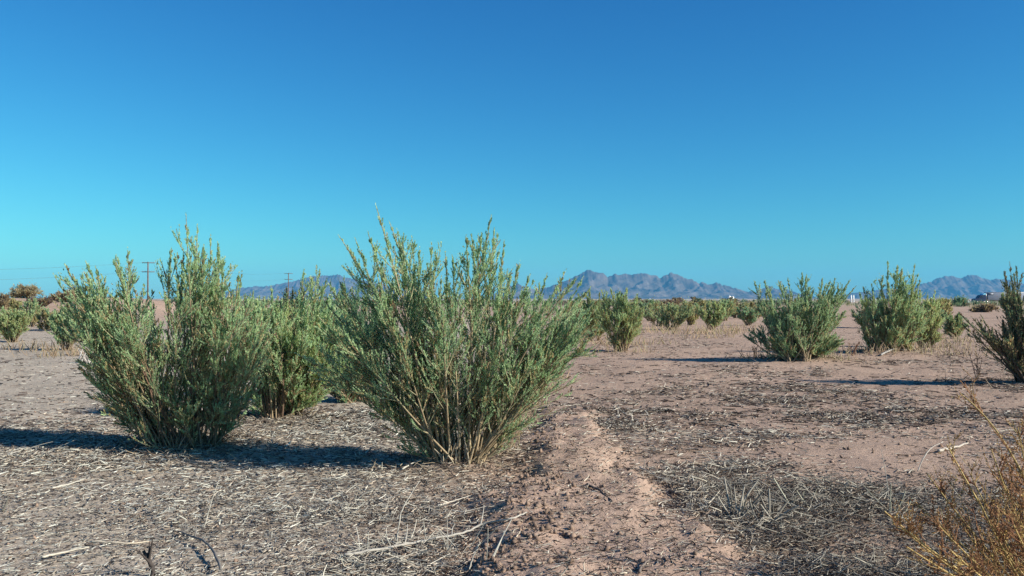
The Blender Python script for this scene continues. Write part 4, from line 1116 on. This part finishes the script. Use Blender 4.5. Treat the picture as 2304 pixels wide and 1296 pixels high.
def wires():
    root = empty('overhead_wires', p1r.location); tag(root, 'faint overhead wires strung from the utility poles across the left sky', 'wires')
    nxt = np.array(p1r.location) + np.array([-63, -75, 0.0])
    base = np.array(p1r.location)
    for z in (h1 - 0.02, h1 - 2.2):
        for x in (-1.4, -0.7, 0.7, 1.4):
            a = np.array([x, 0.19, z]); b = nxt - base + np.array([x * 0.8, -x * 0.6, z - 2.5])
            m = (a + b) / 2 - np.array([0, 0, 4.2])
            Geo().add(tube_geo(a[None], m[None], b[None], 0.0045, 0.0045, 16, 4, np.ones((1, 3)))).build('wire', WIRE, root, True)
            b2 = np.array(p2r.location) - base + np.array([x, 0.19, z - h1 + h2]); m2 = (a + b2) / 2 - np.array([0, 0, 3.0])
            Geo().add(tube_geo(a[None], m2[None], b2[None], 0.0045, 0.0045, 16, 4, np.ones((1, 3)))).build('wire', WIRE, root, True)
wires()

# ------------------------------------------------------------------ truck on the far road
NAVY = plain_mat('truck_paint', (0.012, 0.02, 0.06), 0.35, 0.0, 0.15, 1.0)
TRAIL = plain_mat('trailer_skin', (0.20, 0.22, 0.27), 0.5, 0.1, 0.08, 0.6)
TYRE = plain_mat('tyre', (0.02, 0.02, 0.02), 0.9)
STEEL = plain_mat('steel', (0.5, 0.5, 0.5), 0.35, 0.8)
WHITEP = plain_mat('white_paint', (0.80, 0.80, 0.78), 0.6, 0, 0.05, 0.5)
CYANP = plain_mat('fairing_paint', (0.25, 0.62, 0.78), 0.4)
GLASS = plain_mat('dark_glass', (0.02, 0.03, 0.04), 0.08)
DARKV = plain_mat('dark_vent', (0.05, 0.055, 0.07), 0.7)

def prism(name, prof, y0, y1, mat, parent, bev=0.0):
    """Side profile (x, z) drawn out across the vehicle's width."""
    n = len(prof)
    V = [(x, y0, z) for x, z in prof] + [(x, y1, z) for x, z in prof]
    me = bpy.data.meshes.new(name)
    faces = [tuple(range(n)), tuple(range(2 * n - 1, n - 1, -1))] + [(i, i + n, (i + 1) % n + n, (i + 1) % n) for i in range(n)]
    me.from_pydata(V, [], faces); me.update(); me.materials.append(mat)
    o = bpy.data.objects.new(name, me); C.objects.link(o); o.parent = parent
    if bev:
        b = o.modifiers.new('bevel', 'BEVEL'); b.width = bev; b.segments = 3
    return o

def truck():
    d = 320.0
    p = to_world(2190, HOR, d)
    gz = float(ground_z(p[0], p[1]))
    root = empty('semi_truck', (p[0] - 0.2, p[1], gz + 0.0))
    tag(root, 'dark blue semi truck with a long grey trailer passing on the far right', 'truck')
    # cab: nose to the left (-x)
    cab = prism('cab', [(0.0, 0.6), (0.0, 1.35), (0.25, 1.6), (1.55, 1.85), (2.15, 2.85), (3.0, 3.0), (4.2, 3.0), (4.2, 0.6)], -1.2, 1.2, NAVY, root, 0.08)
    prism('windshield', [(1.50, 1.86), (1.62, 1.86), (2.16, 2.80), (2.04, 2.80)], -1.05, 1.05, GLASS, cab)
    box('side_window', (2.7, -1.21, 2.35), (0.9, 0.04, 0.7), GLASS, cab, 0.01)
    box('headlight', (0.0, -0.85, 1.05), (0.08, 0.35, 0.25), STEEL, root, 0.02)
    box('headlight', (0.0, 0.85, 1.05), (0.08, 0.35, 0.25), STEEL, root, 0.02)
    box('bumper', (-0.1, 0, 0.55), (0.3, 2.4, 0.4), STEEL, root, 0.05)
    prism('roof_fairing', [(2.9, 3.02), (4.15, 3.02), (4.15, 3.6), (3.6, 3.5)], -1.1, 1.1, CYANP, root, 0.06)
    bar('exhaust_stack', (4.3, -1.05, 0.8), (4.3, -1.05, 3.9), 0.08, 0.08, STEEL, root)
    box('chassis', (9.5, 0, 0.85), (17.0, 1.0, 0.25), TYRE, root)
    trl = box('trailer', (12.0, 0, 2.55), (14.4, 2.5, 2.85), TRAIL, root, 0.05)
    box('roof_rail', (12.0, -1.27, 3.93), (14.3, 0.06, 0.10), WHITEP, trl)
    box('lower_rail', (12.0, -1.27, 1.17), (14.3, 0.06, 0.10), DARKV, trl)
    fr = box('cooling_unit', (5.9, -1.27, 3.3), (1.9, 0.05, 0.75), DARKV, trl)
    box('grille', (5.9, -1.31, 3.3), (1.55, 0.04, 0.45), TRAIL, fr)
    for x in (0.95, 3.5, 4.6, 16.6, 17.8):
        for y in (-1.05, 1.05):
            w = bar('wheel', (x, y - 0.14, 0.5), (x, y + 0.14, 0.5), 0.5, 0.5, TYRE, root, 20)
            bar('rim', (x, y - 0.16 if y < 0 else y + 0.16, 0.5), (x, y - 0.02 if y < 0 else y + 0.02, 0.5), 0.27, 0.27, STEEL, w, 14)
truck()

# ------------------------------------------------------------------ far white buildings, silos, sign
def far_place(px, d, dz=0.0):
    p = to_world(px, HOR, d); return np.array([p[0], p[1], float(ground_z(p[0], p[1])) + dz])
ROOFG = plain_mat('metal_roof', (0.55, 0.57, 0.60), 0.5)
def silo(label, px, d, r, h):
    root = empty('silo', far_place(px, d)); tag(root, label, 'silo', 'white silos on the middle horizon')
    bar('shell', (0, 0, -0.2), (0, 0, h), r, r, WHITEP, root, 24)
    bar('roof', (0, 0, h), (0, 0, h + r * 0.5), r * 1.03, r * 0.12, ROOFG, root, 24)
    bar('ladder', (-r * 0.2, -r - 0.12, 0.2), (-r * 0.2, -r - 0.12, h), 0.09, 0.09, STEEL, root, 6)
silo('taller white silo on the left of the pair beyond the small yellow-green shrub', 1641, 900, 1.6, 5.2)
silo('white silo on the right of the pair beyond the small yellow-green shrub', 1648.5, 900, 1.3, 4.8)
def shed(label, px, d, w, dep, h):
    root = empty('white_shed', far_place(px, d)); tag(root, label, 'shed')
    wl = box('wall', (0, 0, h / 2), (w, dep, h), WHITEP, root)
    box('door', (w * 0.2, -dep / 2 - 0.03, h * 0.4), (w * 0.2, 0.05, h * 0.75), DARKV, wl)
    prism('roof', [(-w / 2 - 0.2, h), (w / 2 + 0.2, h), (0, h + 0.9)], -dep / 2 - 0.2, dep / 2 + 0.2, ROOFG, root)
shed('low white shed touching the left silo far off', 1632, 905, 5.0, 5, 2.2)
shed('small white flat-walled building left of the brown domed thicket', 1461, 420, 2.6, 4, 1.1)
shed('tiny white hut at the foot of the right silo', 1651, 640, 1.6, 2, 1.0)
def tower(label, px, d):
    root = empty('white_tower', far_place(px, d)); tag(root, label, 'tower', 'slim white towers on the right horizon')
    bar('shaft', (0, 0, -0.2), (0, 0, 4.0), 0.42, 0.38, WHITEP, root, 16)
    bar('cap', (0, 0, 4.0), (0, 0, 4.2), 0.45, 0.2, ROOFG, root, 16)
    bar('footing', (0, 0, -0.2), (0, 0, 0.35), 0.55, 0.5, ROOFG, root, 16)
tower('left one of the two slim white towers between the right shrubs', 1915, 520)
tower('right one of the two slim white towers between the right shrubs', 1920.5, 520)
def sign():
    p = far_place(2178, 150)
    root = empty('road_sign', p); tag(root, 'small white roadside marker in front of the truck', 'sign')
    bar('post', (0, 0, -0.2), (0, 0, 0.85), 0.05, 0.05, STEEL, root, 8)
    box('panel', (0, -0.07, 0.62), (0.42, 0.05, 0.62), WHITEP, root, 0.015)
sign()
